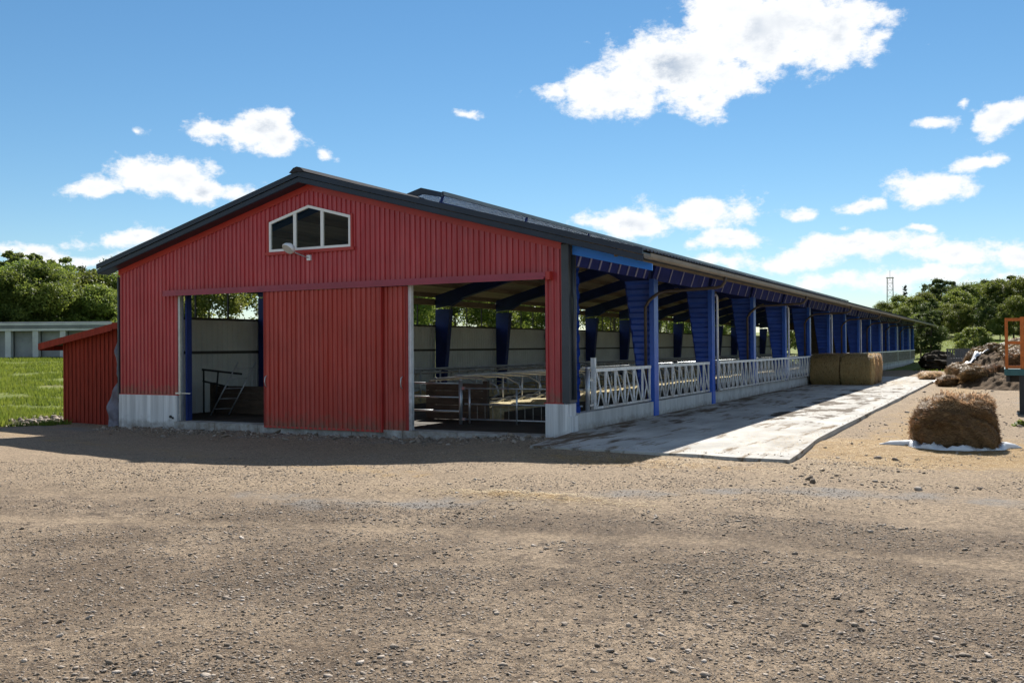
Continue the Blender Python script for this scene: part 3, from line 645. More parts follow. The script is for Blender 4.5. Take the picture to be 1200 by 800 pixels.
# downpipes: every other frame a brown swan-neck from the gutter, the others a pale conduit
def pipes():
    for k in range(1, 15):
        y = 5.0 * k
        if k % 2 == 1:
            m = MB().tube([(XR + .055, y + .02, 3.28), (XR + .05, y + .02, 3.15), (XR - .03, y + .02, 3.05), (XR - .15, y + .02, 3.02), (.36, y + .0, 2.98), (.22, y - .08, 2.93), (.14, y - .22, 2.84), (.05, y - .29, 2.74), (-.04, y - .29, 2.60), (-.04, y - .29, .34)], .038, 8)
            part(m, 'downpipe', 'brown_pipe', smooth=True)
        else:
            m = MB().tube([(.12, y + .13, 3.1), (.17, y + .13, 3.14), (.21, y + .12, 3.08), (.215, y + .12, 2.9), (.215, y + .12, .36)], .034, 8)
            part(m, 'conduit', 'galv_paint', smooth=True)
pipes()
# far long wall: pale sheet, girt, netting posts and eave beam above
def left_wall():
    for k in range(15):
        y0 = 5 * k + (.02 if k else .36); y1 = min(5 * k + 4.99, 74.9); m = MB(); br = rib_breaks(y0, y1, .2, .06, .02)
        for y, h in br: m.v.append((-12.50 + .018 * h, y, -.3)); m.v.append((-12.50 + .018 * h, y, 2.50))
        for i in range(len(br) - 1): a = 2 * i; m.f.append((a, a + 2, a + 3, a + 1))
        w_ = part(m, 'side_sheet', 'wall_grey')
        part(MB().box(-12.48, -12.44, y0, y1, 1.55, 1.63), 'girt', 'girt_dark', w_); part(MB().box(-12.55, -12.44, y0, y1, 2.503, 2.57), 'girt', 'girt_dark', w_)
        part(MB().box(-12.55, -12.44, y0, y1, 3.36, 3.60), 'eave_beam', 'purlin_wood', w_)
        for j in range(1, 4):
            yy = 5 * k + 1.25 * j; part(MB().box(-12.52, -12.48, yy - .02, yy + .02, 2.572, 3.358), 'netting_post', 'girt_dark', w_)
left_wall()
# rear gable with doorway and window opening
def rear():
    Y = 75.0; m = MB()
    def rect(a, b, lo, hi, ex=()):
        xs = sorted([a, b] + [e for e in ex if a < e < b])
        for p, q in zip(xs[:-1], xs[1:]):
            f = lambda v, x: v(x) if callable(v) else v
            m.add([(p, Y, f(lo, p)), (q, Y, f(lo, q)), (q, Y, f(hi, q)), (p, Y, f(hi, p)), (p, Y + .05, f(lo, p)), (q, Y + .05, f(lo, q)), (q, Y + .05, f(hi, q)), (p, Y + .05, f(hi, p))],
                  [(0, 1, 2, 3), (7, 6, 5, 4), (0, 4, 5, 1), (1, 5, 6, 2), (2, 6, 7, 3), (3, 7, 4, 0)])
    rect(-12.5, -11.3, -.4, und); rect(-11.3, -9.85, 3.1, und); rect(-9.85, -7.2, -.4, und); rect(-7.2, -5.5, -.4, 4.1); rect(-7.2, -5.5, 4.85, und, (RX,)); rect(-5.5, .0, -.4, und)
    part(m, 'rear_gable', 'old_wood')
rear()
# gable window
def window():
    b, yf = 3.91, -.055
    outer = [(-7.50, b), (-5.16, b), (-5.16, 4.60), (RX + .01, 4.915), (-7.50, 4.60)]
    fr = MB(); t = .055
    inner = [(-7.50 + t, b + t), (-5.16 - t, b + t), (-5.16 - t, 4.60 - t * .85), (RX + .01, 4.915 - t * 1.1), (-7.50 + t, 4.60 - t * .85)]
    v = [(x, yf, z) for x, z in outer] + [(x, yf, z) for x, z in inner] + [(x, .03, z) for x, z in outer] + [(x, .0, z) for x, z in inner]
    f = []
    for i in range(5):
        j = (i + 1) % 5; f += [(i, j, 5 + j, 5 + i), (10 + j, 10 + i, i, j)[::-1], (5 + i, 5 + j, 15 + j, 15 + i)]
    fr.add(v, f); W = part(fr, 'window', 'white_paint')
    slope = (4.915 - 4.60) / (7.5 + RX + .01); zt = lambda x: 4.915 - t * 1.1 - slope * abs(x - RX - .01) - .002
    for x in (-6.74, -5.955): part(MB().prismY([(x - .04, b + t), (x + .04, b + t), (x + .04, zt(x + .04)), (x - .04, zt(x - .04))], -.05, -.003), 'mullion', 'white_paint', W)
    for a, c in ((-7.443, -6.782), (-6.698, -5.997), (-5.913, -5.217)):
        pts = [(a, b + t), (c, b + t), (c, zt(c))] + ([(RX + .01, zt(RX + .01))] if a < RX < c else []) + [(a, zt(a))]
        part(MB().prismY(pts, -.026, -.02), 'pane', 'window_glass', W)
    part(MB().box(-7.60, -5.06, -.075, .0, b - .075, b - .004), 'window_sill', 'red_trim', W)
    for s in (-1, 1):
        x0 = -7.56 if s < 0 else -5.155; part(MB().box(x0, x0 + .055, -.06, .0, b, 4.64), 'window_trim', 'red_trim', W)
window()
# sliding doors, track, jambs
def doors():
    tr = part(MB().box(-10.80, -.34, -.20, -.005, 3.015, 3.125), 'door_track', 'track_red')
    part(MB().box(-10.78, -.36, -.235, -.201, 2.985, 3.035), 'track_rail', 'track_red', tr)
    part(MB().box(-.338, -.25, -.19, -.026, 2.98, 3.14), 'track_stop', 'red_trim', tr)
    for (a, b, y, hx, n) in ((-7.54, -4.26, -.175, -7.46, 0), (-5.2, -3.66, -.105, -3.75, 1)):
        m = MB(); ribbed_wall(m, a, b, C(-.13 if n == 0 else -.12), C(2.98), y); ribbed_wall(m, a, b, C(-.13 if n == 0 else -.12), C(2.98), y + .04, sgn=1)
        d = part(m, 'sliding_door', 'red_door')
        part(MB().box(a - .012, a + .012, y - .028, y + .05, -.135, 2.98), 'door_edge', 'red_trim', d); part(MB().box(b - .02, b + .012, y - .028, y + .05, -.135, 2.98), 'door_edge', 'red_trim', d)
        part(MB().box(a + .012, b - .02, y - .026, y - .002, -.135, -.09), 'door_edge', 'red_trim', d)
        pts = [(hx + .0, y - .03, .80), (hx - .02, y - .06, .84), (hx - .02, y - .075, .93), (hx - .02, y - .06, 1.02), (hx, y - .03, 1.06)]
        part(MB().tube(pts, .012, 6), 'door_handle', 'galv', d, True)
    part(MB().box(-10.498, -10.43, .0, .12, -.08, 3.01), 'door_jamb', 'galv'); part(MB().box(-10.40, -10.345, .14, .3, -.08, 3.3), 'door_post', 'navy_dark')
    part(MB().box(-3.645, -3.575, -.06, .04, -.08, 3.0), 'door_jamb', 'galv_paint')
    part(MB().box(-10.55, -10.36, -.05, -.02, .58, .62).box(-10.34, -10.05, -.05, -.03, .59, .61), 'door_latch', 'galv')
    # bolts of the guide on the left footing
    part(MB().tube([(-10.69, -.06, .02), (-10.69, -.09, .02)], .035, 8).tube([(-10.62, -.06, -.01), (-10.62, -.085, -.01)], .025, 8), 'anchor_bolt', 'black_steel')
doors()
# ------------------------------------------------------------------ floodlight under the gable window
def floodlight():
    e = empty('floodlight', (-6.32, -.03, 3.72))
    MB().box(-.05, .05, -.05, .0, -.06, .06).build('wall_bracket', 'lamp_white', e)
    MB().tube([(0, -.04, .0), (-.03, -.16, .02), (-.16, -.3, .1), (-.24, -.32, .16)], .014, 6).build('arm', 'galv', e, True)
    h = MB(); n = 14; prof = [(0, .17), (.02, .19), (.07, .18), (.13, .12), (.16, .05)]
    ax = Vector((-.25, -.75, -.61)).normalized(); a = Vector((1, 0, 0)); a = (a - ax * a.dot(ax)).normalized(); b = ax.cross(a); c = Vector((-.27, -.36, .22))
    for d, r in prof:
        for k in range(n):
            th = 2 * math.pi * k / n; h.v.append(tuple(c + ax * (.08 - d) + a * math.cos(th) * r * 1.0 + b * math.sin(th) * r * .72))
    for i in range(len(prof) - 1):
        for k in range(n): h.f.append((i * n + k, i * n + (k + 1) % n, (i + 1) * n + (k + 1) % n, (i + 1) * n + k))
    h.f.append(tuple((len(prof) - 1) * n + k for k in range(n)))
    h.build('lamp_housing', 'lamp_white', e, True)
    g_ = MB(); g_.v = [tuple(c + ax * .078 + a * math.cos(2 * math.pi * k / n) * .168 + b * math.sin(2 * math.pi * k / n) * .12) for k in range(n)]; g_.f = [tuple(range(n))]
    g_.build('lens', 'silo_white', e)
    tag(e, 'white floodlight on a short arm below the gable window', 'floodlight')
floodlight()

# ------------------------------------------------------------------ feed barriers
def barrier_parts(e, y0, y1, joined):
    # local frame: origin at (x, y0, kerb top)
    Ln = y1 - y0; n = max(1, round(Ln / .55)); st = Ln / n
    vb = ('bar', round(st, 4))
    MB().box(-.03, .03, 0, Ln, .80, .87).build('top_rail', 'galv_paint', e); MB().box(-.025, .025, 0, Ln, .03, .075).build('bottom_rail', 'galv_paint', e)
    if vb not in BAR:
        d = []
        a = MB().box(-.02, .02, -.022, .012, .076, .799).mesh('upright'); d.append(a)
        d.append(MB().bar((0, .07, .799), (0, st - .09, .076), .024, .024).mesh('diagonal_bar'))
        d.append(MB().bar((.01, .07 + (st - .16) * .48, .45), (.01, .09, .076), .022, .022).mesh('swing_bar'))
        for q in d: q.materials.append(MATS['galv_paint'])
        BAR[vb] = d
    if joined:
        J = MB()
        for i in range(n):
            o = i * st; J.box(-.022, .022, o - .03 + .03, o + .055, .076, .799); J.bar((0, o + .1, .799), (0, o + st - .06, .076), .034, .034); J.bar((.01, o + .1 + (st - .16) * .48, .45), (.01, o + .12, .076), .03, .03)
        J.build('bars', 'galv_dull', e)  # farther barriers: joined bars in a darker, browner galvanised tone than the near ones
    else:
        for i in range(n):
            for nm, q in zip(('upright', 'diagonal_bar', 'swing_bar'), BAR[vb]):
                link(nm, q, None, e, (0, i * st + .03, 0))
        link('upright', BAR[vb][0], None, e, (0, Ln - .03, 0))
BAR = {}
ORD = ['first', 'second', 'third', 'fourth', 'fifth', 'sixth', 'seventh', 'eighth', 'ninth', 'tenth', 'eleventh', 'twelfth', 'thirteenth', 'fourteenth', 'fifteenth', 'sixteenth', 'seventeenth', 'eighteenth', 'nineteenth', 'twentieth', 'twenty-first', 'twenty-second', 'twenty-third', 'twenty-fourth']
def barriers():
    for k in range(15):
        if k == 0: x, y0, y1 = .06, 1.3, 4.72
        elif k == 1: x, y0, y1 = .06, 5.28, 9.74
        else: x, y0, y1 = .20, 5 * k + .26 if k == 2 else 5 * k + .01, 5 * k + 4.99
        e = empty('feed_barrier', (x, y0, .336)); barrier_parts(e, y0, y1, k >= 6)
        if k >= 2:
            for yy in (.4, y1 - y0 - .4): MB().box(-.10, -.03, yy - .02, yy + .02, -.02, .12).build('foot_bracket', 'galv_paint', e)
        if k == 0: lab = 'short galvanised diagonal-bar feed barrier nearest the red corner'
        elif k == 1: lab = 'galvanised diagonal-bar feed barrier between the first and second blue columns'
        else: lab = '%s galvanised feed barrier along the kerb counted from the red corner' % ORD[k]
        tag(e, lab, 'feed barrier', 'feed barriers on the kerb')
    e = empty('fence_post', (.03, 1.0, .336)); MB().tube([(0, 0, -.05), (0, 0, .86)], .05, 10).build('pipe', 'galv', e, True)
    MB().tube([(0, 0, .86), (0, 0, .90), (0, 0, .93)], [.055, .05, .02], 10).build('cap', 'galv', e, True)
    MB().box(-.02, .02, .04, .3, .62, .66).box(-.02, .02, .04, .3, .1, .14).build('hinge_arm', 'galv', e)
    tag(e, 'round galvanised pipe post with cap before the first feed barrier', 'post')
    e = empty('fence_post', (-.07, 1.55, .336)); MB().box(-.045, .045, -.045, .045, -.02, 1.08).build('tube', 'galv_paint', e); MB().box(-.05, .05, -.05, .05, 1.081, 1.095).build('cap', 'galv', e)
    tag(e, 'tall square white post rising above the first feed barrier', 'post')
barriers()

# ------------------------------------------------------------------ inside the barn
def interior():
    def stall(x0, y0, y1, side, lab, grp):
        e = empty('cubicle_row', (x0, y0, -.1)); Ln = y1 - y0
        bed = MB(); nx, ny = 8, int(Ln / .3)
        for j in range(ny + 1):
            for i in range(nx + 1):
                x = side * 2.1 * i / nx; y = Ln * j / ny; edge = (i in (0, nx)) or (j in (0, ny))
                h = .22 + (.10 * float(fbm(np.array([x * 1.7 + 3]), np.array([y * 1.7]))[0]) + .06 * math.sin(y * 5.2) * (0 < i < nx))
                bed.v.append((x, y, .0 if edge else h))
        for j in range(ny):
            for i in range(nx):
                a = j * (nx + 1) + i; q = (a, a + 1, a + nx + 2, a + nx + 1); bed.f.append(q if side > 0 else q[::-1])
        bed.build('straw_bed', 'straw_bed', e)
        MB().box(*sorted((side * 2.101, side * 2.25)), 0, Ln, 0, .20).build('bed_kerb', 'barn_floor', e)
        MB().tube([(side * .75, 0, 1.07), (side * .75, Ln, 1.07)], .03, 8).build('neck_rail', 'galv', e, True)
        MB().tube([(side * .08, 0, .95), (side * .08, Ln, .95)], .025, 8).build('head_rail', 'galv_dull', e, True)
        dm = MB().tube([(side * .08, 0, .0), (side * .08, 0, 1.02)], .03, 6).tube([(side * .08, 0, .98), (side * .75, 0, 1.03), (side * 1.5, 0, 1.0), (side * 1.85, 0, .82), (side * 1.9, 0, .62), (side * 1.6, 0, .47), (side * .9, 0, .42), (side * .55, 0, .28), (side * .08, 0, .26)], .024, 6).mesh('divider', True)
        dm.materials.append(MATS['galv'])
        n = int(Ln / 1.2)
        for i in range(n + 1): link('divider', dm, None, e, (0, i * 1.2 + .1, 0))
        tag(e, lab, 'cubicles', grp)
    stall(-5.3, 3.4, 70, 1, 'straw-bedded cubicle row with galvanised dividers, sunlit, behind the doorway gate', 'cubicle rows')
    stall(-9.0, 5.0, 70, -1, 'cubicle row with straw beds along the far grey side wall', 'cubicle rows')
    # board partition at the head of the row
    e = empty('board_partition', (-5.25, 3.1, -.1))
    for i in range(5): MB().box(0, 1.75, 0, .05, .01 + i * .176, .178 + i * .176).build('board', 'old_wood', e)
    for x in (.05, 1.6): MB().box(x, x + .12, .051, .17, 0, .95).build('post', 'old_wood', e)
    tag(e, 'brown board partition standing behind the pipe rails in the right doorway', 'partition')
    # pipe rails and gate in the right doorway
    e = empty('pipe_rail_fence', (-3.53, 1.9, -.1))
    MB().tube([(0, 0, 0), (0, 0, 1.0)], .045, 10).build('post', 'galv', e, True); MB().tube([(0, 0, 1.0), (0, 0, 1.05)], [.05, .02], 10).build('cap', 'galv', e, True)
    for z in (.94, .62, .30): MB().tube([(0, 0, z), (-2.4, 0, z)], .022, 8).build('rail', 'galv', e, True)
    MB().tube([(-2.4, 0, 0), (-2.4, 0, 1.0)], .035, 8).build('post', 'galv', e, True)
    tag(e, 'galvanised three-rail pipe fence just right of the sliding doors', 'fence')
    e = empty('pipe_gate', (-3.42, 1.9, -.1))
    for z in (.83, .47, .12): MB().tube([(0, 0, z), (2.9, .1, z)], .02, 8).build('rail', 'galv', e, True)
    for x in (.12, 1.32, 2.8): MB().tube([(x, 0.002 + .034 * x, .03), (x, .002 + .034 * x, .85)], .024, 8).build('upright', 'galv', e, True)
    mesh_ = MB()
    for i in range(1, 14): mesh_.tube([(.12 + i * .2, .004 + .034 * (.12 + i * .2), .12), (.12 + i * .2, .004 + .034 * (.12 + i * .2), .47)], .006, 4)
    mesh_.build('mesh_infill', 'galv_dull', e)
    MB().box(-.07, .01, -.02, .02, .8, .86).box(-.07, .01, -.02, .02, .09, .15).build('hinge', 'galv', e)
    tag(e, 'low galvanised pipe gate across the right doorway', 'gate')
    # left doorway
    e = empty('ladder', (-11.35, 1.9, -.1), .1)
    for dx in (0, .38): MB().tube([(dx * .8, dx, 0), (dx * .8 + .45, dx + .6, 1.42)], .02, 6).build('rail', 'galv', e, True)
    for i in range(5):
        t = .12 + i * .19; MB().tube([(t * .45, t * .6, t * 1.42), (.30 + t * .45, .38 + t * .6, t * 1.42)], .013, 6).build('rung', 'galv', e, True)
    tag(e, 'metal ladder leaning in the left doorway', 'ladder')
    e = empty('board_partition', (-12.2, 2.75, -.1))
    for i in range(4): MB().box(0, 2.7, 0, .05, .0 + i * .19, .185 + i * .19).build('board', 'old_wood', e)
    MB().box(2.55, 2.72, -.12, -.002, 0, .88).build('post', 'old_wood', e); MB().box(.1, .24, -.12, -.002, 0, .85).build('post', 'old_wood', e)
    tag(e, 'dark low board partition behind the ladder in the left doorway', 'partition')
    e = empty('pipe_gate', (-9.45, 2.7, -.1))
    for z in (.85, .45, .15): MB().tube([(0, 0, z), (2.6, 0, z)], .022, 8).build('rail', 'galv_dull', e, True)
    for x in (.25, 1.3, 2.5): MB().tube([(x, 0, 0), (x, 0, .88)], .024, 8).build('upright', 'galv_dull', e, True)
    tag(e, 'dull pipe gate inside the left doorway beside the red sliding door', 'gate')
    e = empty('leaning_rail', (-12.1, 2.35, -.1))
    MB().tube([(0, 0, 1.22), (1.35, .1, 1.10)], .028, 8).build('rail', 'black_steel', e, True); MB().tube([(0.02, 0, .9), (.9, .07, .75)], .024, 8).build('rail', 'black_steel', e, True)
    MB().tube([(.55, .04, 1.17), (.4, .05, .0)], .024, 8).build('strut', 'black_steel', e, True); MB().tube([(.05, 0, 1.22), (.05, 0, 0)], .024, 8).build('strut', 'black_steel', e, True)
    tag(e, 'dark steel rail frame leaning at the left edge of the left doorway', 'rail')
    # straw drift on the floor behind the gate on the left
    m = MB(); nx, ny = 14, 10
    for j in range(ny + 1):
        for i in range(nx + 1):
            x = 2.6 * i / nx; y = 1.6 * j / ny; r = max(0, 1 - ((x - 1.3) / 1.3) ** 2) * max(0, 1 - ((y - .8) / .8) ** 2)
            m.v.append((x, y, r * (.22 + .25 * float(fbm(np.array([x * 3.0]), np.array([y * 3.0]))[0]))))
    for j in range(ny):
        for i in range(nx): a = j * (nx + 1) + i; m.f.append((a, a + 1, a + nx + 2, a + nx + 1))
    o = m.build('straw_drift', 'straw_bed', None, True, (-9.4, 3.1, -.098)); tag(o, 'drift of yellow straw behind the gate in the left doorway', 'straw')
interior()

# ------------------------------------------------------------------ lean-to shed at the left
def shed():
    zb = -.34; Y0 = .35; XL, XR_ = -15.2, -12.63; D = 5.5
    e = empty('lean_to_shed', (XL, Y0, zb)); tag(e, 'small dark red board lean-to shed with sloping roof against the barn', 'shed')
    Wd = XR_ - XL; top = lambda x: 2.23 + (2.66 - 2.23) * x / Wd
    n = 16; bw = Wd / n
    MB().prismY([(0, 0), (Wd, 0), (Wd, top(Wd)), (0, top(0))], .03, .06).build('wall_core', 'falu_wood', e)
    for i in range(n):
        a, b = i * bw + .008, (i + 1) * bw - .008; dy = .006 * random.random()
        MB().prismY([(a, 0.02 * random.random()), (b, .02 * random.random()), (b, top(b)), (a, top(a))], .004 - dy, .028).build('board', 'falu_wood', e)
    for i in range(n + 1):
        c = min(max(i * bw, .025), Wd - .025)
        MB().prismY([(c - .024, .01), (c + .024, .01), (c + .024, top(c + .024)), (c - .024, top(c - .024))], -.022, -.003).build('batten', 'falu_wood', e)
    m = MB(); m.box(-.005, .02, .065, D, 0, top(0)); m.box(Wd - .02, Wd, .065, D, 0, top(Wd)); m.box(.021, Wd - .021, D - .02, D, 0, top(0) - .02); m.build('wall', 'falu_wood', e)
    rt = lambda x: top(x) + .015
    MB().prismY([(-.62, rt(-.62)), (Wd + .12, rt(Wd + .12)), (Wd + .12, rt(Wd + .12) + .05), (-.62, rt(-.62) + .05)], -.26, D + .2).build('roof', 'fascia_dark', e)
    MB().prismY([(-.66, rt(-.66) - .10), (Wd - .30, rt(Wd - .3) - .10), (Wd - .30, rt(Wd - .3) + .075), (-.66, rt(-.66) + .075)], -.30, -.262).build('barge_board', 'falu_wood', e)
    MB().prismY([(Wd - .298, rt(Wd - .2) - .08), (Wd + .14, rt(Wd - .2) - .08), (Wd + .14, rt(Wd - .2) + .085), (Wd - .298, rt(Wd - .2) + .085)], -.295, -.262).build('barge_board', 'falu_wood', e)
    MB().box(-.66, -.625, -.261, D + .2, rt(-.64) - .12, rt(-.64) + .06).build('barge_board', 'falu_wood', e)
    # ragged membrane strip hanging in the gap beside the barn
    m = MB(); K = 40; path = []
    for i in range(K + 1):
        t = i / K; z = 2.35 - t * 2.37
        wd = .13 + .05 * math.sin(t * 9) * (t < .5) + .34 * sst((t - .45) / .4) - .10 * sst((t - .85) / .15)
        xo = .02 * math.sin(t * 14) + .03 * math.sin(t * 5.3)
        for j in range(5):
            u = j / 4; m.v.append((-u * wd + xo, -.04 - .05 * math.sin(u * 6 + t * 13) - .03 * math.sin(t * 31 + u * 3) - .06 * t, z))
    for i in range(K):
        for j in range(4): a = i * 5 + j; m.f.append((a, a + 1, a + 6, a + 5))
    o = m.build('torn_membrane', 'tarp', None, True, (-12.61, .10, zb)); sol = o.modifiers.new('solid', 'SOLIDIFY'); sol.thickness = .008
    tag(o, 'torn grey membrane strip hanging between the shed and the barn', 'membrane')
shed()

# ------------------------------------------------------------------ bales
def bale_mesh(name, R, Ln, seed, n=56, nl=14):
    rng = np.random.default_rng(seed); V = []; F = []
    prof = [(0.0, 0.0), (.0, .5), (.0, .82), (.02, .93), (.07, 1.0)] + [(t, 1.0) for t in np.linspace(.16, .84, nl)] + [(.93, 1.0), (.98, .93), (1, .82), (1, .5), (1, 0)]
    for (t, rr) in prof:
        for k in range(n):
            th = 2 * math.pi * k / n
            r = R * rr * (1 + .03 * float(fbm(np.array([math.cos(th) * 3 + seed]), np.array([t * 5 + math.sin(th) * 3]))[0])) + .012 * rng.standard_normal() * (rr > .3) + .012 * math.sin(t * 60) * (rr > .98)
            x = t * Ln + (.03 * rng.standard_normal() * .5 if rr < .95 else 0)
            y = r * math.cos(th); z = r * math.sin(th) + R * .97
            if z < .10: z = z * .25
            V.append((x, y, max(z, 0)))
    m = len(prof)
    for i in range(m - 1):
        for k in range(n): F.append((i * n + k, (i + 1) * n + k, (i + 1) * n + (k + 1) % n, i * n + (k + 1) % n))
    me = bpy.data.meshes.new(name); me.from_pydata(V, [], F); me.update(); return me
def fibres(name, P, T, Nn, ln, wd, mat, parent=None, loc=(0, 0, 0), seed=0, curl=.3, lift=.35):
    # thin straws lying along tangent T on a surface with normal Nn
    r = np.random.default_rng(seed); n = len(P); l = (ln * (0.5 + r.random(n)))[:, None]
    B = np.cross(Nn, T); B /= np.linalg.norm(B, axis=1, keepdims=True) + 1e-9
    T2 = T + B * (r.normal(0, curl, n))[:, None] + Nn * (np.abs(r.normal(0, lift, n)))[:, None]; T2 /= np.linalg.norm(T2, axis=1, keepdims=True)
    B2 = np.cross(Nn, T2); B2 /= np.linalg.norm(B2, axis=1, keepdims=True) + 1e-9; wv = B2 * wd
    a = P - T2 * l * .3; b = P + T2 * l * .7; c = (a + b) / 2 + Nn * l * .12 * min(1, lift / .35)
    V = np.stack([a - wv / 2, a + wv / 2, c - wv / 2, c + wv / 2, b - wv / 2, b + wv / 2], 1).reshape(-1, 3); o = np.arange(n)[:, None] * 6
    F = np.concatenate([o + np.array([0, 1, 3, 2]), o + np.array([2, 3, 5, 4])], 0)
    me = np_mesh(name, V, F); fattr(me, 'tone', r.random(2 * n), 'FACE'); ob = link(name, me, mat, parent, loc); ob['kind'] = 'stuff'; return ob
def row_bales():
    R, Ln = .63, 1.14
    meshes = [bale_mesh('hay_bale', R, Ln, s) for s in (1, 2, 3)]
    for me in meshes: me.materials.append(MATS['hay'])
    names = ['front', 'middle', 'rear']
    for j in range(3):
        for i in range(2):
            o = link('hay_bale', meshes[(i + j) % 3], None, None, (.28 + i * 1.18 + random.uniform(-.02, .03), 24.75 + j * 1.30, .004), random.uniform(-.02, .02))
            q = 7000; r = np.random.default_rng(40 + i * 3 + j); th = r.random(q) * 2 * math.pi; x = r.random(q) * Ln
            P = np.stack([x, R * np.cos(th) * 1.0, np.maximum(R * np.sin(th) + R * .97, .02)], 1); Nn = np.stack([0 * th, np.cos(th), np.sin(th)], 1); T = np.stack([0 * th, -np.sin(th), np.cos(th)], 1)
            if i == 1:
                e = r.random(q // 2); th2 = r.random(q // 2) * 2 * math.pi; rr = np.sqrt(e) * R * .97
                P = np.concatenate([P, np.stack([0 * rr + Ln, rr * np.cos(th2), np.maximum(rr * np.sin(th2) + R * .97, .02)], 1)]); Nn = np.concatenate([Nn, np.tile([1., 0, 0], (len(rr), 1))]); T = np.concatenate([T, np.stack([0 * rr, -np.sin(th2), np.cos(th2)], 1)])
            fibres('loose_straw', P, T, Nn, .14, .008, 'hay_fibre', o, seed=i * 7 + j)
            if i == 1:
                q = 5000; e = r.random(q); th2 = r.random(q) * 2 * math.pi; rr = np.sqrt(e) * R * .98; P = np.stack([0 * rr + Ln - .02, rr * np.cos(th2), np.maximum(rr * np.sin(th2) + R * .97, .02)], 1)
                T = np.tile([1., 0, 0], (q, 1)) + r.normal(0, .5, (q, 3)); T /= np.linalg.norm(T, axis=1, keepdims=True); fibres('end_straw', P, T, np.stack([0 * rr, np.cos(th2), np.sin(th2)], 1), .13, .008, 'hay_fibre', o, seed=90 + j, curl=.4)
            tag(o, '%s round hay bale of the three %s' % (['nearest', 'middle', 'farthest'][j], 'against the feed barrier on the apron' if i == 0 else 'with sunlit ends on the apron'), 'hay bale', 'hay bales on the apron')
row_bales()
def lump(name, sx, sy, sz, seed, n=40, flat=.15, rough=.22, box=.75):
    V = []; F = []; m = n // 2
    for i in range(m + 1):
        ph = math.pi * i / m
        for k in range(n):
            th = 2 * math.pi * k / n
            d = np.array([math.sin(ph) * math.cos(th), math.sin(ph) * math.sin(th), math.cos(ph)])
            s = (abs(d[0]) ** (2 / box) + abs(d[1]) ** (2 / box) + abs(d[2]) ** (2 / box)) ** (-box / 2)
            f = 1 + rough * float(fbm(np.array([d[0] * 2.3 + seed * 3.1 + d[2]]), np.array([d[1] * 2.3 + d[2] * 1.9]), 5, .6)[0])
            p = d * s * f; z = p[2] * sz
            V.append((p[0] * sx, p[1] * sy, max(z + sz * (1 - flat), 0)))
    for i in range(m):
        for k in range(n): F.append((i * n + k, (i + 1) * n + k, (i + 1) * n + (k + 1) % n, i * n + (k + 1) % n))
    me = bpy.data.meshes.new(name); me.from_pydata(V, [], F); me.update(); return me
def surf_points(me, q, seed):
    r = np.random.default_rng(seed); nf = len(me.polygons)
    A = np.zeros(nf); me.polygons.foreach_get('area', A); c = np.zeros(nf * 3); me.polygons.foreach_get('center', c); nn = np.zeros(nf * 3); me.polygons.foreach_get('normal', nn)
    i = r.choice(nf, q, p=A / A.sum()); c = c.reshape(-1, 3)[i]; nn = nn.reshape(-1, 3)[i]
    s = np.sqrt(A[i])[:, None] * .5
    return c + r.normal(0, 1, (q, 3)) * s * .6, nn
def loose_bale():
    x, y = 6.84, .95; z = gzs(x, y)
    me = lump('broken_bale', .64, .60, .465, 5, 96, .06, .42, .5)
    # lean: wider foot, flattened top, shoulder torn open on the left
    for v in me.vertices:
        c = v.co; t = c.z / .9; c.x *= 1.08 - .16 * t; c.y *= 1.08 - .16 * t
        if c.z > .8: c.z = .8 + (c.z - .8) * .45 + .05 * math.sin(c.x * 9) * math.cos(c.y * 7)
        if c.x < -.2 and c.z > .5: c.z -= .15 * min(1, (-.2 - c.x) * 2.5)
    me.materials.append(MATS['hay_old']); me.update()
    o = link('broken_bale', me, None, None, (x, y, z - .01), .1)
    P, Nn = surf_points(me, 17000, 5); T = np.cross(Nn, np.tile([0., 0, 1.], (len(P), 1))); T += np.random.default_rng(1).normal(0, .25, T.shape); T /= np.linalg.norm(T, axis=1, keepdims=True) + 1e-9
    fibres('loose_straw', P, T, Nn, .10, .007, 'hay_fibre_dark', o, seed=8, curl=.3, lift=.07)
    k = P[:, 2] > .70; fibres('top_straw', P[k], T[k], Nn[k], .12, .007, 'hay_fibre', o, seed=9, curl=.9, lift=.12)
    tag(o, 'broken round hay bale slumped on white film in the yard', 'hay bale')
    # white wrap film left under it
    m = MB(); K = 60; ring = 5
    r = random.Random(4)
    for i in range(K):
        th = 2 * math.pi * i / K
        for j in range(ring):
            u = j / (ring - 1); ex = 1 + .10 * math.sin(3 * th + 1) + .07 * math.sin(7 * th) + .08 * r.uniform(-1, 1)
            rx, ry = .58 + .24 * u * ex, .55 + .22 * u * ex
            if abs(th - math.pi * 1.02) < .13: rx += .40 * u
            if abs(th - .12) < .16: rx += .16 * u
            xx = math.cos(th) * rx; yy = math.sin(th) * ry
            zz = .012 + (.055 + .05 * math.sin(th * 9 + j) + .03 * r.uniform(-1, 1)) * math.sin(u * math.pi) ** .8
            m.v.append((xx, yy, max(zz, .004)))
    for i in range(K):
        for j in range(ring - 1): a = i * ring + j; b = ((i + 1) % K) * ring + j; m.f.append((a, a + 1, b + 1, b))
    f = m.build('plastic_film', 'white_film', None, True, (x, y, z + .0), .1)
    for v in f.data.vertices:
        w_ = f.matrix_basis @ v.co; cz = math.cos(.1); sz_ = math.sin(.1); gx = x + v.co.x * cz - v.co.y * sz_; gy = y + v.co.x * sz_ + v.co.y * cz
        v.co.z += gzs(gx, gy) - z
    sol = f.modifiers.new('solid', 'SOLIDIFY'); sol.thickness = .006
    tag(f, 'crumpled white plastic film under the broken bale', 'film')
loose_bale()

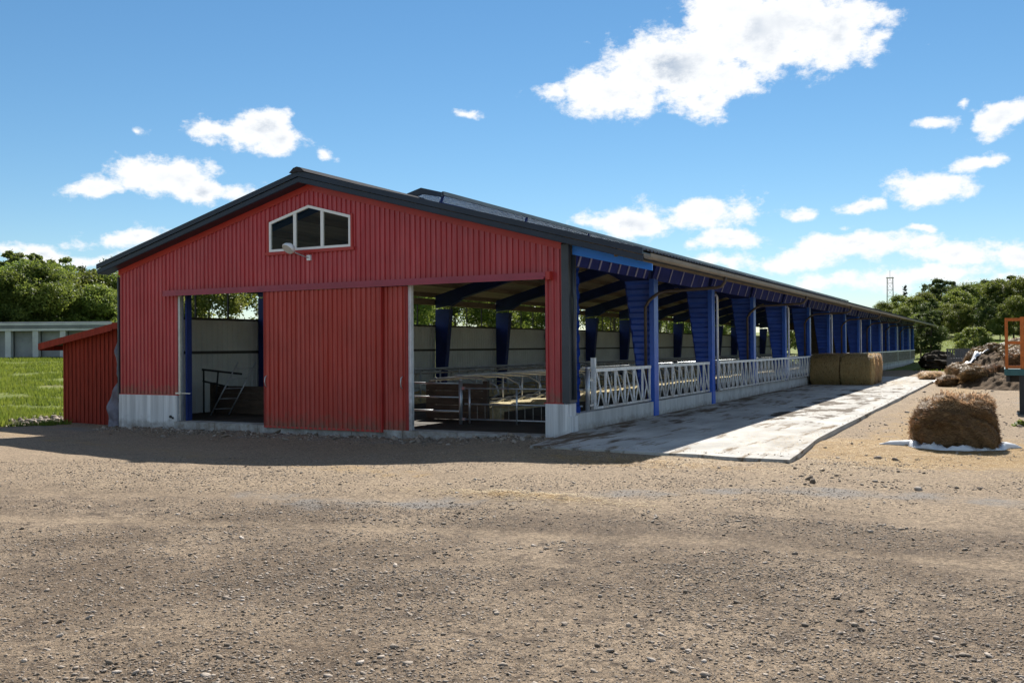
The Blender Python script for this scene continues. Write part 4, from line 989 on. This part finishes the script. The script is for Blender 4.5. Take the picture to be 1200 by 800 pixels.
# ------------------------------------------------------------------ heap, rack, trailer at the right
def heap():
    bx, by = 8.7, 30.0; zb = gzs(bx, by) - .05
    e = empty('manure_heap', (bx, by, zb))
    n = 220; m = []; V = []; xs = np.linspace(-5.2, 6.5, n); ys = np.linspace(-8.5, 10.0, n)
    X, Y = np.meshgrid(xs, ys)
    H = 2.15 * np.exp(-(((X - 1.6) / 2.3) ** 2 + ((Y - 1.0) / 4.2) ** 2)) + 1.25 * np.exp(-(((X + 1.6) / 1.7) ** 2 + ((Y + .5) / 3.6) ** 2)) + .8 * np.exp(-(((X - 3.5) / 2.4) ** 2 + ((Y + 4.0) / 2.4) ** 2))
    H = H + 1.05 * np.exp(-(((X - .4) / 1.9) ** 2 + ((Y + 4.2) / 1.9) ** 2)) + 1.0 * np.exp(-(((X - 2.2) / 1.3) ** 2 + ((Y + 6.2) / 1.3) ** 2))
    H = H * (1 + .7 * fbm(X * .9, Y * .9, 4)) + .3 * fbm(X * 2.6, Y * 2.6, 4, .6) + .26 * fbm(X * 7, Y * 7, 3, .6) * np.clip(H * 2, 0, 1) - .14
    edge = np.minimum(np.minimum(X - xs[0], xs[-1] - X), np.minimum(Y - ys[0], ys[-1] - Y)); H = np.where(edge < .3, -.1, H)
    V = np.stack([X, Y, H], -1).reshape(-1, 3); i = np.arange(n - 1)[:, None]; j = np.arange(n - 1)[None, :]; a = i * n + j
    F = np.stack([a, a + 1, a + n + 1, a + n], -1).reshape(-1, 4)
    body = link('heap_body', np_mesh('heap_body', V, F, True), 'manure', e)
    hh = lambda x, y: float(H[np.argmin(abs(ys - y)), np.argmin(abs(xs - x))])
    r = random.Random(5)
    for q in range(64):
        x = r.uniform(-3.2, 4.2); y = r.uniform(-7.3, 3.0) * (.6 if x < -1 else 1); h = hh(x, y)
        if h < .05: continue
        s = r.uniform(.25, .55); me = lump('clump', s * r.uniform(.9, 1.5), s, s * .62, q, 30, .1, .9, 1.0); me.materials.append(MATS['hay_old' if q % 3 else 'hay'])
        c = link('clump', me, None, e, (x, y, h - .16), r.uniform(0, 3))
        if y < 0:
            P, Nn = surf_points(me, 2600, q); T = np.cross(Nn, np.tile([.2, .1, 1.], (len(P), 1))); T /= np.linalg.norm(T, axis=1, keepdims=True) + 1e-9
            fibres('loose_straw', P, T, Nn, .20, .014, 'hay_fibre_dark', c, seed=q, curl=.8)
    tag(e, 'big brown heap of spoiled hay and manure beyond the apron', 'heap')
    # white sheet running up its left flank
    m = MB(); K = 34
    for i in range(K + 1):
        t = i / K; cx = -3.55 + 2.0 * t; cy = -2.2 + 2.6 * t
        wd = .95 + .25 * math.sin(t * 7)
        for j in range(7):
            u = j / 6 - .5; x = cx + u * wd * .9; y = cy - u * wd * .5
            m.v.append((x, y, max(hh(x, y), .02) + .12 + .06 * math.sin(t * 21 + j * 2.1) + .05 * math.cos(j * 3 + t * 9)))
    for i in range(K):
        for j in range(6): a = i * 7 + j; m.f.append((a, a + 7, a + 8, a + 1))
    o = m.build('plastic_sheet', 'white_film', None, True, (bx, by, zb)); sol = o.modifiers.new('solid', 'SOLIDIFY'); sol.thickness = .02
    tag(o, 'white plastic sheet crumpled up the left flank of the brown heap', 'sheet')
    # dark heap to the left
    me = lump('soil_heap', 1.5, 1.3, .75, 9, 60, .35, 1.1, .95); me.materials.append(MATS['dark_heap'])
    p = on_ground(1107, 434, -.05); o = link('soil_heap', me, None, None, (p[0], p[1] + 1.2, gzs(p[0], p[1] + 1.2) - .08), .3); tag(o, 'rounded black soil heap left of the brown manure heap', 'heap')
    # small low grass/hay litter tufts on the end of the apron
    p = on_ground(1092, 443, 0); me = lump('hay_litter', .55, .8, .2, 12, 26, .3, .5, .9); me.materials.append(MATS['hay']); o = link('hay_litter', me, None, None, (4.35, 32.3, -.005), 0)
    P, Nn = surf_points(me, 1800, 3); T = np.cross(Nn, np.tile([.2, .1, 1.], (len(P), 1))); T /= np.linalg.norm(T, axis=1, keepdims=True) + 1e-9; fibres('loose_straw', P, T, Nn, .2, .01, 'hay_fibre', o, seed=3, curl=1.)
    tag(o, 'flat scatter of hay litter at the far outer corner of the apron', 'hay')
heap()
def rack():
    x, y = 5.35, 41.5; zb = gzs(x, y) - .02; e = empty('slatted_cart', (x, y, zb), -.45)
    MB().box(-.62, .62, -.5, .5, .18, 1.0).build('box_body', 'weathered_rack', e)
    for i in range(9): MB().box(-.60 + i * .145, -.54 + i * .145, -.50, -.45, 1.001, 1.45).build('stake', 'weathered_rack', e)
    for i in range(9): MB().box(-.60 + i * .145, -.54 + i * .145, .45, .5, 1.001, 1.45).build('stake', 'weathered_rack', e)
    for yy in (-.5, .45): MB().box(-.64, .64, yy - .001, yy + .051, 1.451, 1.53).build('top_rail', 'weathered_rack', e)
    for sx in (-.66, .63):
        w_ = MB(); n = 14
        w_.tube([(sx - .02, 0, .26), (sx + .05, 0, .26)], .26, 16); w_.build('wheel', 'rubber', e)
    MB().box(-.6, -.5, -.45, -.35, 0, .179).box(.5, .6, -.45, -.35, 0, .179).build('prop', 'weathered_rack', e)
    tag(e, 'grey box cart with a slatted rail on top beside the heap', 'cart')
rack()
def trailer():
    x0, y0 = 7.58, 10.0; zb = gzs(7.93, 10.0); e = empty('flatbed_trailer', (x0, y0, zb)); B = -zb
    MB().box(-.02, 4.6, -.1, 2.1, B + .86, B + 1.02).build('bed', 'teal_paint', e)
    hf = MB().box(0, .07, -.04, .03, B + 1.021, B + 2.30).build('headboard_frame', 'orange_paint', e)
    MB().box(.34, .43, -.04, .03, B + 1.021, B + 2.32).build('frame_post', 'orange_paint', hf); MB().box(1.5, 1.58, -.04, .03, B + 1.021, B + 2.30).build('frame_post', 'orange_paint', hf)
    for z in (1.03, 1.64, 2.22): MB().box(.071, .339, -.03, .02, B + z, B + z + .075).box(.431, 1.499, -.03, .02, B + z, B + z + .075).build('frame_rail', 'orange_paint', hf)
    MB().box(.0, .07, 1.95, 2.02, B + 1.021, B + 2.30).build('frame_post', 'orange_paint', hf); MB().box(.01, .06, .031, 1.949, B + 2.22, B + 2.295).build('frame_rail', 'orange_paint', hf)
    MB().box(.02, .1, .0, 2.0, B + .70, B + .859).box(1.9, 2.1, .0, 2.0, B + .66, B + .859).box(.1, 4.5, .45, .6, B + .68, B + .859).box(.1, 4.5, 1.4, 1.55, B + .68, B + .859).build('chassis', 'black_steel', e)
    MB().box(.31, .43, -.06, .06, .02, B + .859).box(.24, .5, -.13, .13, 0, .02).build('support_leg', 'black_steel', e)
    for yy in (.1, 1.75):
        w_ = MB().tube([(3.0, yy - .1, .40), (3.0, yy + .25, .40)], .40, 24).build('wheel', 'rubber', e); MB().tube([(3.0, yy - .12, .40), (3.0, yy + .27, .40)], .2, 16).build('rim', 'orange_paint', w_)
    MB().tube([(3.0, .3, .40), (3.0, 1.7, .40)], .05, 8).box(2.9, 3.1, .46, .59, .4, B + .70).box(2.9, 3.1, 1.41, 1.54, .4, B + .70).build('axle', 'black_steel', e)
    tag(e, 'teal flatbed trailer with orange frame at the right edge', 'trailer')
trailer()
def end_fence():
    e = empty('wire_fence', (.55, 76.5, gzs(.55, 76.5)))
    for i in range(7): MB().box(i * 2.2 - .04, i * 2.2 + .04, -.04, .04, -.3, 1.15).build('post', 'old_wood', e)
    for z in (.25, .5, .75, 1.0): MB().tube([(0, -.05, z), (13.2, -.05, z)], .006, 4).build('wire', 'galv_dull', e)
    tag(e, 'thin wire fence with wooden posts at the far end of the barn', 'fence')
end_fence()
def silo_wall():
    p0 = CAM + np.array([-.83, .56, 0]) * 76
    d = np.array([RT[0], RT[1]]); d /= np.linalg.norm(d); z = 1.05
    ang = math.atan2(d[1], d[0])
    c = on_ground(40, 421, 1.0); c = CAM[:2] + (c[:2] - CAM[:2]) / np.linalg.norm(c[:2] - CAM[:2]) * 76
    e = empty('silo_shed', (c[0], c[1], gzs(c[0], c[1]) - .1), ang + .03)
    B = 0
    MB().box(-14, 14, 1.2, 1.4, 0, 2.1).build('back_wall', 'silo_dark', e)
    MB().box(-14, 14, .9, 5, 2.65, 2.75).build('roof', 'silo_white', e)
    for i in range(3): MB().box(-14, 14, -.12 + .06 * i, .05 + .06 * i, 2.08 + .20 * i, 2.25 + .2 * i).build('fascia_band', 'silo_white' if i % 2 == 0 else 'silo_grey', e)
    MB().box(-14, 14, .2, .9, 2.66, 2.70).build('eave', 'silo_grey', e)
    for i in range(15):
        x = -13.4 + i * 1.93; MB().box(x - .2, x + .2, -.05, .35, 0, 2.078).build('pillar', 'silo_white', e)
        if i < 14: MB().box(x + .21, x + 1.72, .5, .56, 0, 2.06).build('bay_panel', 'silo_dark', e)
    tag(e, 'long low white pillared silage shed across the grass at left', 'shed')
silo_wall()
def mast():
    p = CAM + pixdir(1043, 330) / np.linalg.norm(pixdir(1043, 330)) * 300; zb = gzs(p[0], p[1]); e = empty('lattice_mast', (p[0], p[1], zb - .2)); H = 21.5 - zb; w_ = .95
    c = [(-1, -1), (1, -1), (1, 1), (-1, 1)]
    for a in c: MB().bar((a[0] * w_, a[1] * w_, 0), (a[0] * w_ * .8, a[1] * w_ * .8, H), .11, .11).build('leg', 'mast_steel', e)
    z = 0; k = 0
    while z < H - 1:
        s0 = w_ * (1 - .2 * z / H); s1 = w_ * (1 - .2 * (z + 1.9) / H); br = MB()
        for i in range(4):
            a, b = c[i], c[(i + 1) % 4]; br.bar((a[0] * s0, a[1] * s0, z), (b[0] * s1, b[1] * s1, z + 1.9), .06, .06); br.bar((b[0] * s0, b[1] * s0, z), (a[0] * s0, a[1] * s0, z), .06, .06)
        br.build('brace', 'mast_steel', e); z += 1.9
    MB().box(-1.0, 1.0, -1.0, 1.0, H - .1, H + .05).build('platform', 'mast_steel', e); MB().bar((0, 0, H), (0, 0, H + 2.2), .09, .09).build('antenna', 'mast_steel', e)
    tag(e, 'grey lattice mast rising above the far trees', 'mast')
mast()

# ------------------------------------------------------------------ trees
def crown_mesh(name, H, rx, base, n, leaf, seed, style):
    r = np.random.default_rng(seed)
    # clump centres through the crown volume, fewer at the core
    K = {'round': 95, 'tall': 90, 'bush': 150, 'conifer': 110}[style]
    u = r.random(K); th = r.random(K) * 2 * np.pi
    if style == 'round':
        zc = base + (H - base) * (u ** .8); prof = np.sqrt(np.clip(1 - ((zc - base) / (H - base) * 2 - 1.0 + .25) ** 2 / 1.56, .04, 1)); rad = rx * prof * (.35 + .65 * np.sqrt(r.random(K)))
        cr = rx * .30 * (.6 + .8 * r.random(K))
    elif style == 'tall':
        zc = base + (H - base) * u; t = (zc - base) / (H - base); prof = np.clip(np.sin(np.pi * (.12 + .86 * t)) ** .6, .1, 1); rad = rx * prof * (.3 + .7 * np.sqrt(r.random(K))); cr = rx * .26 * (.6 + .8 * r.random(K)) * np.where(t > .85, .6, 1)
    elif style == 'bush':
        zc = base + (H - base) * u; t = (zc - base) / (H - base); prof = np.sqrt(np.clip(1 - (abs(t - .38) / .66) ** 2.6, .03, 1)); rad = rx * prof * (.3 + .7 * np.sqrt(r.random(K))); cr = rx * .20 * (.6 + .7 * r.random(K))
    else:
        zc = base + (H - base) * u; t = (zc - base) / (H - base); rad = rx * (1 - t * .92) * (.4 + .6 * r.random(K)); cr = rx * .22 * (1.1 - t)
    cen = np.stack([rad * np.cos(th), rad * np.sin(th), zc], 1)
    cen[:, 0] += .12 * rx * np.sin(zc * 1.3 + seed); cen[:, 1] += .12 * rx * np.cos(zc * 1.1 + seed)
    i = r.integers(0, K, n); g = r.normal(0, 1, (n, 3)); g /= np.linalg.norm(g, axis=1, keepdims=True)
    dist = cr[i] * (r.random(n) ** .45)
    P = cen[i] + g * dist[:, None] * np.array([1.0, 1.0, .72]); P[:, 2] = np.maximum(P[:, 2], base * .6)
    # loose leaves that fray the outline
    fr = r.random(n) < .03; P[fr] += r.normal(0, .08 * rx, (fr.sum(), 3))
    a = r.normal(0, 1, (n, 3)) + g * .6 + np.array([0, 0, .5]); a /= np.linalg.norm(a, axis=1, keepdims=True)
    b = np.cross(a, r.normal(0, 1, (n, 3))); b /= np.linalg.norm(b, axis=1, keepdims=True); c = np.cross(a, b)
    s = (leaf * (.6 + .8 * r.random(n)))[:, None]
    V = np.stack([P - b * s, P - c * s * .5 + a * s * .12, P + b * s, P + c * s * .5 + a * s * .12], 1).reshape(-1, 3)
    F = np.arange(4 * n).reshape(-1, 4); me = np_mesh(name, V, F)
    tone = np.clip(.5 + .35 * r.normal(0, 1, K)[i] * .6 + .15 * r.normal(0, 1, n), 0, 1); fattr(me, 'tone', tone, 'FACE')
    return me, cen
def trunk_mesh(name, H, cen, tr, seed, lean=.0):
    r = random.Random(seed); m = MB(); top = H * .86
    pts = [(0, 0, -.25)] + [(.06 * tr * 10 * math.sin(i * 1.7 + seed) * i / 6, .06 * tr * 10 * math.cos(i * 1.3 + seed) * i / 6, top * i / 6) for i in range(7)]
    m.tube(pts, [tr * 1.35] + [tr * (1.1 - .95 * i / 6) for i in range(7)], 8)
    idx = r.sample(range(len(cen)), min(16, len(cen)))
    for k in idx:
        c = cen[k]; z0 = max(.18 * H, c[2] - (.12 + .1 * r.random()) * H); f = z0 / top; b = (pts[0][0], pts[0][1], z0)
        mid = (c[0] * .5, c[1] * .5, z0 * .45 + c[2] * .55 + .03 * H); rr = max(.012, tr * .42 * (1.1 - f)); m.tube([b, mid, tuple(c)], [rr, rr * .65, rr * .25], 5)
    me = m.mesh(name, True); me.materials.append(MATS['bark']); return me
VAR = {}
def variant(key, H, rx, base, n, leaf, seed, style, mat, tr):
    cme, cen = crown_mesh('crown', H, rx, base, n, leaf, seed, style); cme.materials.append(MATS[mat]); VAR[key] = (cme, trunk_mesh('trunk', H, cen, tr, seed))
for i in range(3): variant('tall%d' % i, 10.5, 2.2, 1.2, 13500, 0.133, 20 + i, 'tall', 'leaf_mid', .16)
for i in range(3): variant('round%d' % i, 9.5, 3.6, 1.6, 16500, 0.148, 30 + i, 'round', 'leaf_mid', .20)
for i in range(2): variant('light%d' % i, 7.5, 3.0, .9, 14250, 0.133, 40 + i, 'round', 'leaf_light', .15)
for i in range(2): variant('dark%d' % i, 10.5, 3.2, 1.4, 16500, 0.140, 50 + i, 'tall', 'leaf_dark', .2)
variant('bush', 2.9, 1.75, .1, 14000, .08, 60, 'bush', 'leaf_light', .07)
variant('conifer', 12, 2.2, 1.0, 9000, .16, 70, 'conifer', 'needle', .18)
def tree(key, x, y, sc, rz, label, cat='tree', group=None, name=None, sz=None):
    cme, tme = VAR[key]; z = gzs(x, y); e = empty(name or {'tall': 'slender_tree', 'roun': 'leafy_tree', 'ligh': 'willow_tree', 'dark': 'dark_tree', 'bush': 'round_bush', 'coni': 'conifer_tree'}[key[:4]], (x, y, z), rz)
    e.scale = (sc, sc, sz or sc); link('crown', cme, None, e); link('trunk', tme, None, e); tag(e, label, cat, group); return e
def at(px, dist): d = pixdir(px, 400); d = d[:2] / np.linalg.norm(d[:2]); return CAM[0] + d[0] * dist, CAM[1] + d[1] * dist
def trees():
    rr = random.Random(2)
    # left of the barn, behind the white pillared shed
    row = [(-28, 92, 'tall0', 1.10), (-6, 95, 'tall1', 1.10), (9, 88, 'tall2', 1.03), (24, 93, 'tall0', 1.10), (39, 90, 'tall1', 1.05), (52, 96, 'tall2', 1.10), (64, 90, 'round0', 1.0), (78, 92, 'tall0', .98), (88, 98, 'dark0', 1.0), (99, 90, 'round1', .98), (112, 96, 'tall1', 1.03), (124, 90, 'round2', .98), (134, 95, 'dark1', 1.0)]
    for i, (px, d, k, s) in enumerate(row):
        x, y = at(px, d + 0); tree(k, x, y, s * .78, rr.uniform(0, 6.3), '%s leafy tree from the left edge in the wood behind the white pillared shed' % ORD[i], group='trees behind the white pillared shed', sz=s * rr.uniform(.74, .83))
    for i, px in enumerate((0, 16, 31, 46, 58, 72, 84, 96, 108, 121, 133)):
        x, y = at(px, 84 + rr.uniform(-1.5, 2)); s = rr.uniform(.62, .76)
        tree('light%d' % (i % 2) if px > 80 else 'round%d' % (i % 3), x, y, s, rr.uniform(0, 6.3), '%s lower tree from the left along the front of the wood behind the pillared shed' % ORD[i], group='lower trees behind the white pillared shed')
    # beyond the far long wall, seen through the open strip under the eaves
    for i in range(24):
        y = 19 + 3.6 * i if i < 13 else 65 + (i - 13) * 8.5; x = -30 - 5 * (i % 3) + rr.uniform(-1.5, 1.5)
        tree(('light0', 'round1', 'light1', 'round2')[i % 4], x, y, rr.uniform(.78, .95) * (.74 if i < 4 else 1), rr.uniform(0, 6.3), '%s leafy tree from the left seen through the strip above the grey side wall' % ORD[i], group='trees beyond the grey side wall')
    # right: wood beyond the heap
    R = [(1036, 150, 'round0', .80), (1052, 165, 'round1', .95), (1062, 172, 'conifer', 1.0), (1072, 150, 'light0', 1.15), (1083, 158, 'round2', 1.0), (1094, 175, 'dark0', 1.24), (1104, 172, 'dark1', 1.22), (1113, 178, 'dark0', 1.18), (1122, 150, 'light1', 1.25), (1133, 160, 'round0', 1.12), (1146, 165, 'round1', 1.15),
         (1158, 168, 'dark1', 1.12), (1170, 160, 'round2', 1.2), (1182, 165, 'dark0', 1.20), (1194, 158, 'round0', 1.22), (1208, 165, 'round1', 1.15), (1224, 160, 'dark1', 1.1), (1245, 165, 'round2', 1.15)]
    for i, (px, d, k, s) in enumerate(R):
        x, y = at(px, d); tree(k, x, y, s * .66, rr.uniform(0, 6.3), '%s tree from the left in the wood beyond the far end of the barn' % ORD[i], group='trees beyond the far end of the barn')
    for i, px in enumerate((1060, 1075, 1090, 1108, 1124, 1140, 1156, 1172, 1188, 1204)):
        x, y = at(px, 141 + rr.uniform(-4, 4)); tree(('round1', 'light1', 'dark0', 'light0')[i % 4], x, y, rr.uniform(.45, .6), rr.uniform(0, 6.3), '%s low tree from the left along the front of the wood beyond the barn' % ORD[i], group='low trees beyond the far end of the barn')
    x, y = at(1141, 104); tree('bush', x, y, 1.0, .4, 'rounded light green bush standing alone on the grass behind the heap', 'bush', sz=.92)
    x, y = at(1079, 100); tree('dark0', x, y, .40, 1.4, 'dark dense small tree left of the two just past the end of the roof', group='dark trees past the roof end')
    x, y = at(1091, 99); tree('dark1', x, y, .42, .2, 'dark dense small tree right of the two just past the end of the roof', group='dark trees past the roof end')
    # seen through the rear doorway
    x, y = at(925, 112); tree('light0', x, y, .75, .2, 'light green tree framed in the barn\'s rear doorway')
trees()

# ------------------------------------------------------------------ grass, weeds, stones, straw
def grass():
    r = np.random.default_rng(5); n = 130000
    d = 26 + 52 * r.random(n) ** 1.4; a = np.radians(r.uniform(-33, -17, n)) + math.atan2(FW[0], FW[1]); x = CAM[0] + d * np.sin(a); y = CAM[1] + d * np.cos(a)
    s = -x * .83 + y * .56 + 15.8; k = (s > 27.6 + 1.5 * fbm(x, y, 2)) & (x < -13.6) & (fbm(x * .5, y * .5, 3) + .08 * r.random(len(x)) > -.03) & ~((x > -16) & (y > 0) & (y < 6.5)); x, y = x[k], y[k]
    n2 = 60000; x2 = r.uniform(-14, 34, n2); y2 = r.uniform(48, 120, n2); k2 = ~((x2 > -13) & (x2 < 2) & (y2 < 78)) & (fbm(x2 * .5, y2 * .5, 3) > -.2); x = np.concatenate([x, x2[k2]]); y = np.concatenate([y, y2[k2]])
    n = len(x); z = gz(x, y); h = .07 + .11 * r.random(n) + .10 * np.clip(fbm(x * .9, y * .9, 3), 0, 1); th = r.random(n) * 6.28; w_ = .012 + .018 * r.random(n)
    dx = np.cos(th) * w_; dy = np.sin(th) * w_; lx = r.normal(0, .04, n); ly = r.normal(0, .04, n)
    V = np.stack([np.stack([x - dx, y - dy, z - .01], 1), np.stack([x + dx, y + dy, z - .01], 1), np.stack([x + lx, y + ly, z + h], 1)], 1).reshape(-1, 3)
    me = np_mesh('grass', V, np.arange(3 * n).reshape(-1, 3)); fattr(me, 'tone', np.clip(.5 + .3 * r.normal(0, 1, n), 0, 1), 'FACE')
    o = link('grass', me, 'grass_blade'); tag(o, 'short green grass on the fields beside and beyond the barn', 'grass', kind='stuff')
grass()
def weeds():
    spots = [(85, 484, .35, .30, 'low green weed clump at the grass edge left of the red shed'), (108, 487, .22, .2, 'small weed tuft close to the foot of the red shed'), (1196, 500, .12, .12, 'tiny green tuft in the gravel near the trailer leg')]
    for i, (px, py, rad, h, lab) in enumerate(spots):
        p = on_ground(px, py, -.28 if px < 600 else -.1); r = np.random.default_rng(90 + i); n = 420 if i < 2 else 120
        e = empty('weed_clump', (p[0], p[1], gzs(p[0], p[1])))
        q = r.normal(0, .45, (n, 2)) * rad; z = r.random(n) * h * np.exp(-(q ** 2).sum(1) / rad ** 2); P = np.stack([q[:, 0], q[:, 1], z + .01], 1)
        a = r.normal(0, 1, (n, 3)) + [0, 0, .8]; a /= np.linalg.norm(a, axis=1, keepdims=True); b = np.cross(a, r.normal(0, 1, (n, 3))); b /= np.linalg.norm(b, axis=1, keepdims=True); c = np.cross(a, b); s = (.035 + .04 * r.random(n))[:, None]
        V = np.stack([P - b * s, P - c * s * .4, P + b * s, P + c * s * .4], 1).reshape(-1, 3); me = np_mesh('leaves', V, np.arange(4 * n).reshape(-1, 4)); fattr(me, 'tone', r.random(n), 'FACE'); link('leaves', me, 'leaf_light', e)
        m = MB()
        for t in range(9): m.tube([(0, 0, -.02), (r.normal(0, rad * .4), r.normal(0, rad * .4), h * .8)], .004, 4)
        m.build('stems', 'bark', e); tag(e, lab, 'weed')
weeds()
ICO_V = None
def stones():
    global ICO_V
    t = (1 + 5 ** .5) / 2
    IV = np.array([(-1, t, 0), (1, t, 0), (-1, -t, 0), (1, -t, 0), (0, -1, t), (0, 1, t), (0, -1, -t), (0, 1, -t), (t, 0, -1), (t, 0, 1), (-t, 0, -1), (-t, 0, 1)]) / math.sqrt(1 + t * t)
    FI = np.array([(0, 11, 5), (0, 5, 1), (0, 1, 7), (0, 7, 10), (0, 10, 11), (1, 5, 9), (5, 11, 4), (11, 10, 2), (10, 7, 6), (7, 1, 8), (3, 9, 4), (3, 4, 2), (3, 2, 6), (3, 6, 8), (3, 8, 9), (4, 9, 5), (2, 4, 11), (6, 2, 10), (8, 6, 7), (9, 8, 1)])
    r = np.random.default_rng(21)
    ov = np.array([(1, 0, 0), (-1, 0, 0), (0, 1, 0), (0, -1, 0), (0, 0, 1), (0, 0, -1)], float); of = np.array([(0, 2, 4), (2, 1, 4), (1, 3, 4), (3, 0, 4), (2, 0, 5), (1, 2, 5), (3, 1, 5), (0, 3, 5)])
    def field(name, x, y, size, label, sink=.25, extra=0.0, small=False, flat=1.0, zfix=None):
        iv, fi = (ov, of) if small else (IV, FI); nv = len(iv); nf = len(fi)
        n = len(x); z = gz(x, y) + extra if zfix is None else np.full(len(x), zfix)
        S = size[:, None] * np.stack([.7 + .7 * r.random(n), .6 + .6 * r.random(n), .35 + .4 * r.random(n)], 1) * np.array([1, 1, flat])
        D = iv[None] * (1 + r.uniform(-.28, .28, (n, nv, 1))) * S[:, None, :]; th = r.random(n) * 6.283; c, s = np.cos(th)[:, None], np.sin(th)[:, None]
        tl = r.normal(0, .25, (n, 1)); X = D[..., 0] * c - D[..., 1] * s; Y = D[..., 0] * s + D[..., 1] * c; Z = D[..., 2] + X * tl
        V = np.stack([X + x[:, None], Y + y[:, None], Z + (z + S[:, 2] * (1 - sink * 2))[:, None]], -1).reshape(-1, 3)
        F = (fi[None] + (np.arange(n) * nv)[:, None, None]).reshape(-1, 3)
        me = np_mesh(name, V, F); fattr(me, 'tone', np.repeat(np.clip(r.normal(.45, .28, n), 0, 1), nf), 'FACE')
        o = link(name, me, 'stone'); tag(o, label, 'gravel', kind='stuff')
    # near field: density follows patches, size spectrum steep
    yaw0 = math.atan2(FW[0], FW[1])
    def polar(n, d0, d1, pw):
        d = d0 + (d1 - d0) * r.random(n) ** pw; a = np.radians(r.uniform(-34, 34, n)) + yaw0; return CAM[0] + d * np.sin(a), CAM[1] + d * np.cos(a)
    def clear(x, y): return ~((x > -.3) & (x < 4.95) & (y > -3.05)) & ~((y > -.2) & (x < .1))
    def fine(n, d0, d1, pw, th, smin, sm, cap, small, flat, lab):
        x, y = polar(n, d0, d1, pw); ln = np.maximum(np.exp(-((y - lane_y(x) - .85) / .26) ** 2), np.exp(-((y - lane_y(x) + .85) / .26) ** 2)); keep = (fbm(x * .8, y * .8, 4, .6) + .45 * r.random(len(x)) - .3 * ln - .14 * sst((y + 10) / 4) > th) & clear(x, y); x, y = x[keep], y[keep]
        field('gravel', x, y, np.minimum(smin + sm * r.pareto(2.5, len(x)), cap), lab, small=small, flat=flat)
    fine(68000, 2.4, 7.5, 1.0, .04, .0045, .0035, .016, True, .8, 'fine gravel grit covering the near part of the yard')
    fine(75000, 7, 17, .9, .10, .006, .004, .016, True, .8, 'fine gravel grit covering the middle of the yard')
    fine(22000, 2.6, 15, 1.1, .14, .008, .005, .026, False, .75, 'loose gravel stones strewn over the yard')
    x, y = polar(9000, 12, 45, 1.0); keep = (x > 4.9) & (fbm(x * .8, y * .8, 3) > -.1); field('gravel', x[keep], y[keep], np.minimum(.012 + .012 * r.pareto(2.6, keep.sum()), .06), 'gravel stones right of the apron')
    # grit carried onto the apron
    n = 900; x = r.uniform(.6, 4.75, n); y = -2.75 + np.abs(r.normal(0, .28, n)); k = r.random(n) < .3; x[k] = 4.6 - np.abs(r.normal(0, .12, k.sum())); y[k] = r.uniform(-2, 26, k.sum()); kk = (y > -2.5); field('gravel', x[kk], y[kk], np.minimum(.005 + .004 * r.pareto(2.4, kk.sum()), .02), 'grit carried onto the edge of the concrete apron', small=True, zfix=.001)
    # rubble along the sill
    n = 2600; x = r.uniform(-12.4, .1, n); y = -.75 + r.normal(0, .33, n); k = y < -.18; x, y = x[k], y[k]; field('rubble', x, y, np.minimum(.008 + .010 * r.pareto(2.2, len(x)), .07), 'broken concrete rubble along the sill of the red gable')
    n = 900; x = r.uniform(-18, -15.3, n); y = r.normal(.3, .5, n) + (x + 16) * -.6; field('rubble', x, y, np.minimum(.015 + .02 * r.pareto(2.2, n), .10), 'stones on the bare bank left of the red shed')
stones()
def straw_litter():
    r = np.random.default_rng(33)
    def put(n, cx, cy, sx, sy, ln, name, lab, mat='hay_fibre'):
        x = r.normal(cx, sx, n); y = r.normal(cy, sy, n); z = np.where((x > .13) & (x < 4.62) & (y > -2.5) & (y < 36), .004, gz(x, y) + .006); P = np.stack([x, y, z], 1); th = r.random(n) * 6.283
        T = np.stack([np.cos(th), np.sin(th), 0 * th], 1); Nn = np.tile([0., 0, 1.], (n, 1)); o = fibres(name, P, T, Nn, ln, .005, mat, seed=n, curl=.1, lift=.06); tag(o, lab, 'straw', kind='stuff')
    put(11000, 6.7, -.2, 1.5, 1.5, .11, 'straw_litter', 'loose straw strewn around the broken bale')
    put(3500, 2.8, -3.5, 1.6, .5, .10, 'straw_litter', 'loose straw strewn along the near edge of the apron')
    put(900, 2.9, -7.3, .8, .16, .08, 'straw_litter', 'thin drift of old straw in the middle of the yard')
    put(3000, 3.0, 27.0, 1.0, 2.0, .2, 'straw_litter', 'straw spilled on the apron beside the row of bales')
straw_litter()
